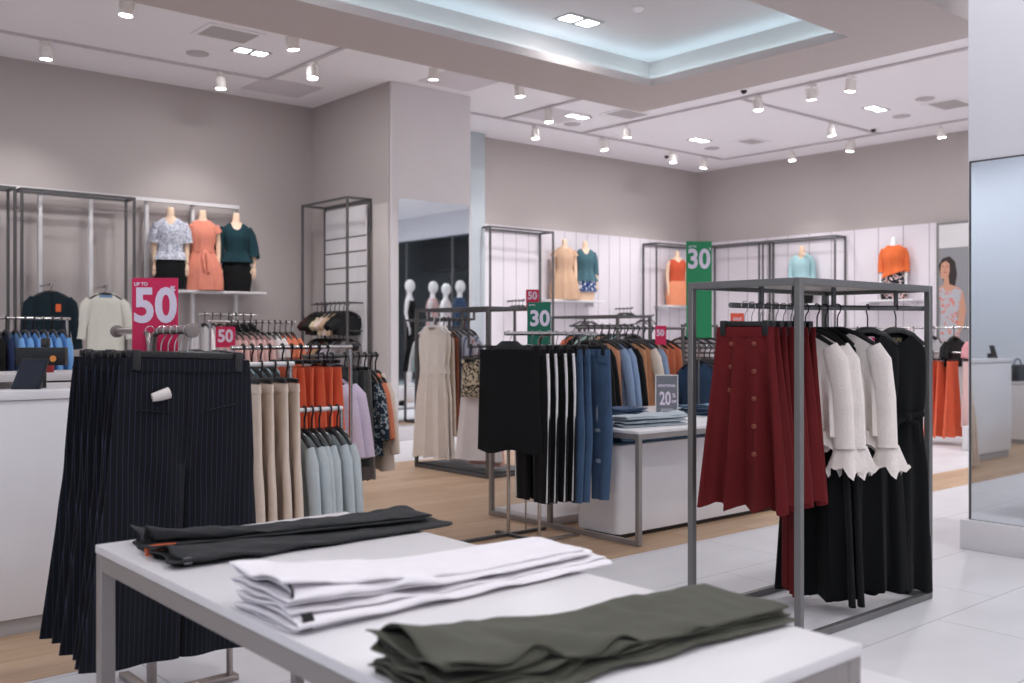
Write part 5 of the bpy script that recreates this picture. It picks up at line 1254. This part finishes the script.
PAL2 = [('pink', (214, 150, 156)), ('black', (30, 30, 32)), ('white', (222, 220, 222)), ('black', (34, 34, 36)), ('cherry pink', (206, 60, 110)), ('white', (222, 220, 222)), ('brown floral', (120, 92, 84)), ('black', (30, 30, 32)), ('pale pink', (222, 190, 190)), ('dark green', (46, 62, 54)), ('rose', (196, 120, 120)), ('black', (30, 30, 32))]
for i, (cn, c) in enumerate(PAL2):
    o = ftop('top', fabric('cloth_%d_%d_%d' % c, c), .19, .2, .42, 'short', ph=i); hang(o, (11.9, 5.42 + i * .255, 1.40), RND.uniform(-.1, .1), '%s top, %s along the long rail by the right wall' % (cn, ORD[i]), 'top', 'tops on the long right rail')
rail_rack((11.75, 5.28), (11.75, 6.6), 1.10, 'low chrome rail of vivid orange skirts by the right wall', base=.3)
row(fskirt('skirt', M_ORANGE, .14, .25, .90, .03), [(11.75, 5.62), (11.75, 5.74), (11.75, 5.86)], 0, 1.10, 'vivid orange pleated skirt, # on the low rail by the right wall', 'skirt', 'vivid orange skirts')
row(fskirt('skirt', M_PINK, .15, .2, .75), [(11.75, 5.42)], 0, 1.10, 'pale pink skirt in front of the vivid orange skirts', 'skirt', None)
row(fskirt('skirt', M_SHIRTWHITE, .15, .2, .8), [(11.75, 6.1), (11.75, 6.25)], 0, 1.10, 'white skirt, # beyond the vivid orange skirts', 'skirt', 'white skirts')
sign((11.83, 5.33, 1.44), .2, .15, paint('orange_red_card', (228, 88, 62)), [('SALE', .055, 0, .07, .0015, 1)], 'orange red sale card above the vivid orange skirts')

# ---- what only the column's mirror shows: window mannequins on a platform and a low display bench
obj_ = obj('window_platform', bx(11.2, 13.4, 3.45, 5.25, .001, .28, .006), M_WHITE); tag(obj_, 'long white platform under the window mannequins, seen in the column mirror', 'platform')
def mannequin(label, x, y, rz, z0=.2805):
    bm = BM()
    up = .80
    loft(bm, [cring(z + up, w * .96, d, 26, flat=2.2) for z, w, d in BODY[1:-1]], True, True)
    for s in (-1, 1):
        p = [(a, b, c + up) for a, b, c in arm_path(s, .02)]; tube(bm, p, [.044, .038, .032, .026, .019], 10); add_hand(bm, p[-1], s)
        tube(bm, [(s * .082, 0, up + .24), (s * .09, .0, up - .05), (s * .08, .01, .46), (s * .075, .012, .30), (s * .07, .02, .06)], [.088, .08, .05, .052, .034], 12)
        tube(bm, [(s * .07, .05, .03), (s * .075, -.03, .028), (s * .08, -.14, .016)], [.03, .035, .018], 8)
    sphere(bm, (0, -.01, up + 1.075), .112, .72, .88, 1.08, 16, 12)
    o = obj('mannequin', bm, M_MANWHITE); o.scale = (1.08, 1.08, 1.08); return place(o, (x, y, z0), rz, label)
def cov(root, name, mat, zt, zb, **k):
    o = cover(root, name, mat, zt, zb, **k); o.location = (0, 0, .80); return o
def slv(root, mat, n, r, c):
    n0 = len(root.children); sleeves(root, mat, n, r, c, .02)
    for ch in list(root.children)[n0:]: ch.location = (0, 0, .80)
MR = PI - .7
m1 = mannequin('white mannequin in a long black dress, first from the column mirror edge', 11.45, 4.04, MR); cov(m1, 'dress', M_BLACKSK, .80, -.25, grow=.014, flare=.05)
m2 = mannequin('white mannequin in a pink blouse beside the black dress mannequin', 12.15, 3.87, MR); cov(m2, 'blouse', M_PINK, .86, .2, grow=.018, flare=.03); cov(m2, 'skirt', M_CREAM, .32, -.2, grow=.014, flare=.03)
m3 = mannequin('white mannequin in a white blouse, third in the mirrored shop window', 12.88, 3.34, MR); cov(m3, 'blouse', M_WHT, .86, .2, grow=.018, flare=.03); cov(m3, 'skirt', M_PINK, .32, -.2, grow=.014, flare=.03)
m4 = mannequin('white mannequin in a blue denim jacket, seen from behind in the column mirror', 12.40, 4.46, MR); cov(m4, 'denim_jacket', M_DENIM2, .87, .2, grow=.03, flare=.02); slv(m4, M_DENIM2, 5, .064, .05); cov(m4, 'trousers', M_WHT, .32, -.2, grow=.012, flare=.0)
t = empty('display_bench', (8.35, 7.55, 0)); tag(t, 'low white display bench with shoes and folded knitwear, seen in the column mirror', 'bench')
obj('top', bx(0, 1.0, 0, .5, .18, .22, .004), M_WHITE, t)
for x in (.02, .94): obj('leg', bx(x, x + .04, .02, .48, .001, .179), M_WHITE, t)
for i, (x, y) in enumerate(((8.60, 7.72), (8.75, 7.70))):
    b = BM(); loft(b, [cring(z, w, d, 20, flat=2.2, cx=0, cy=cy) for z, w, d, cy in ((.2205, .04, .12, 0), (.24, .042, .125, 0), (.27, .036, .08, .03), (.30, .03, .045, .06))], True, True)
    o = obj('shoe', b, M_BLACK_PLASTIC); o.location = (x, y, 0); tag(o, 'black shoe of the pair on the low white bench', 'shoe', 'black shoes on the bench')
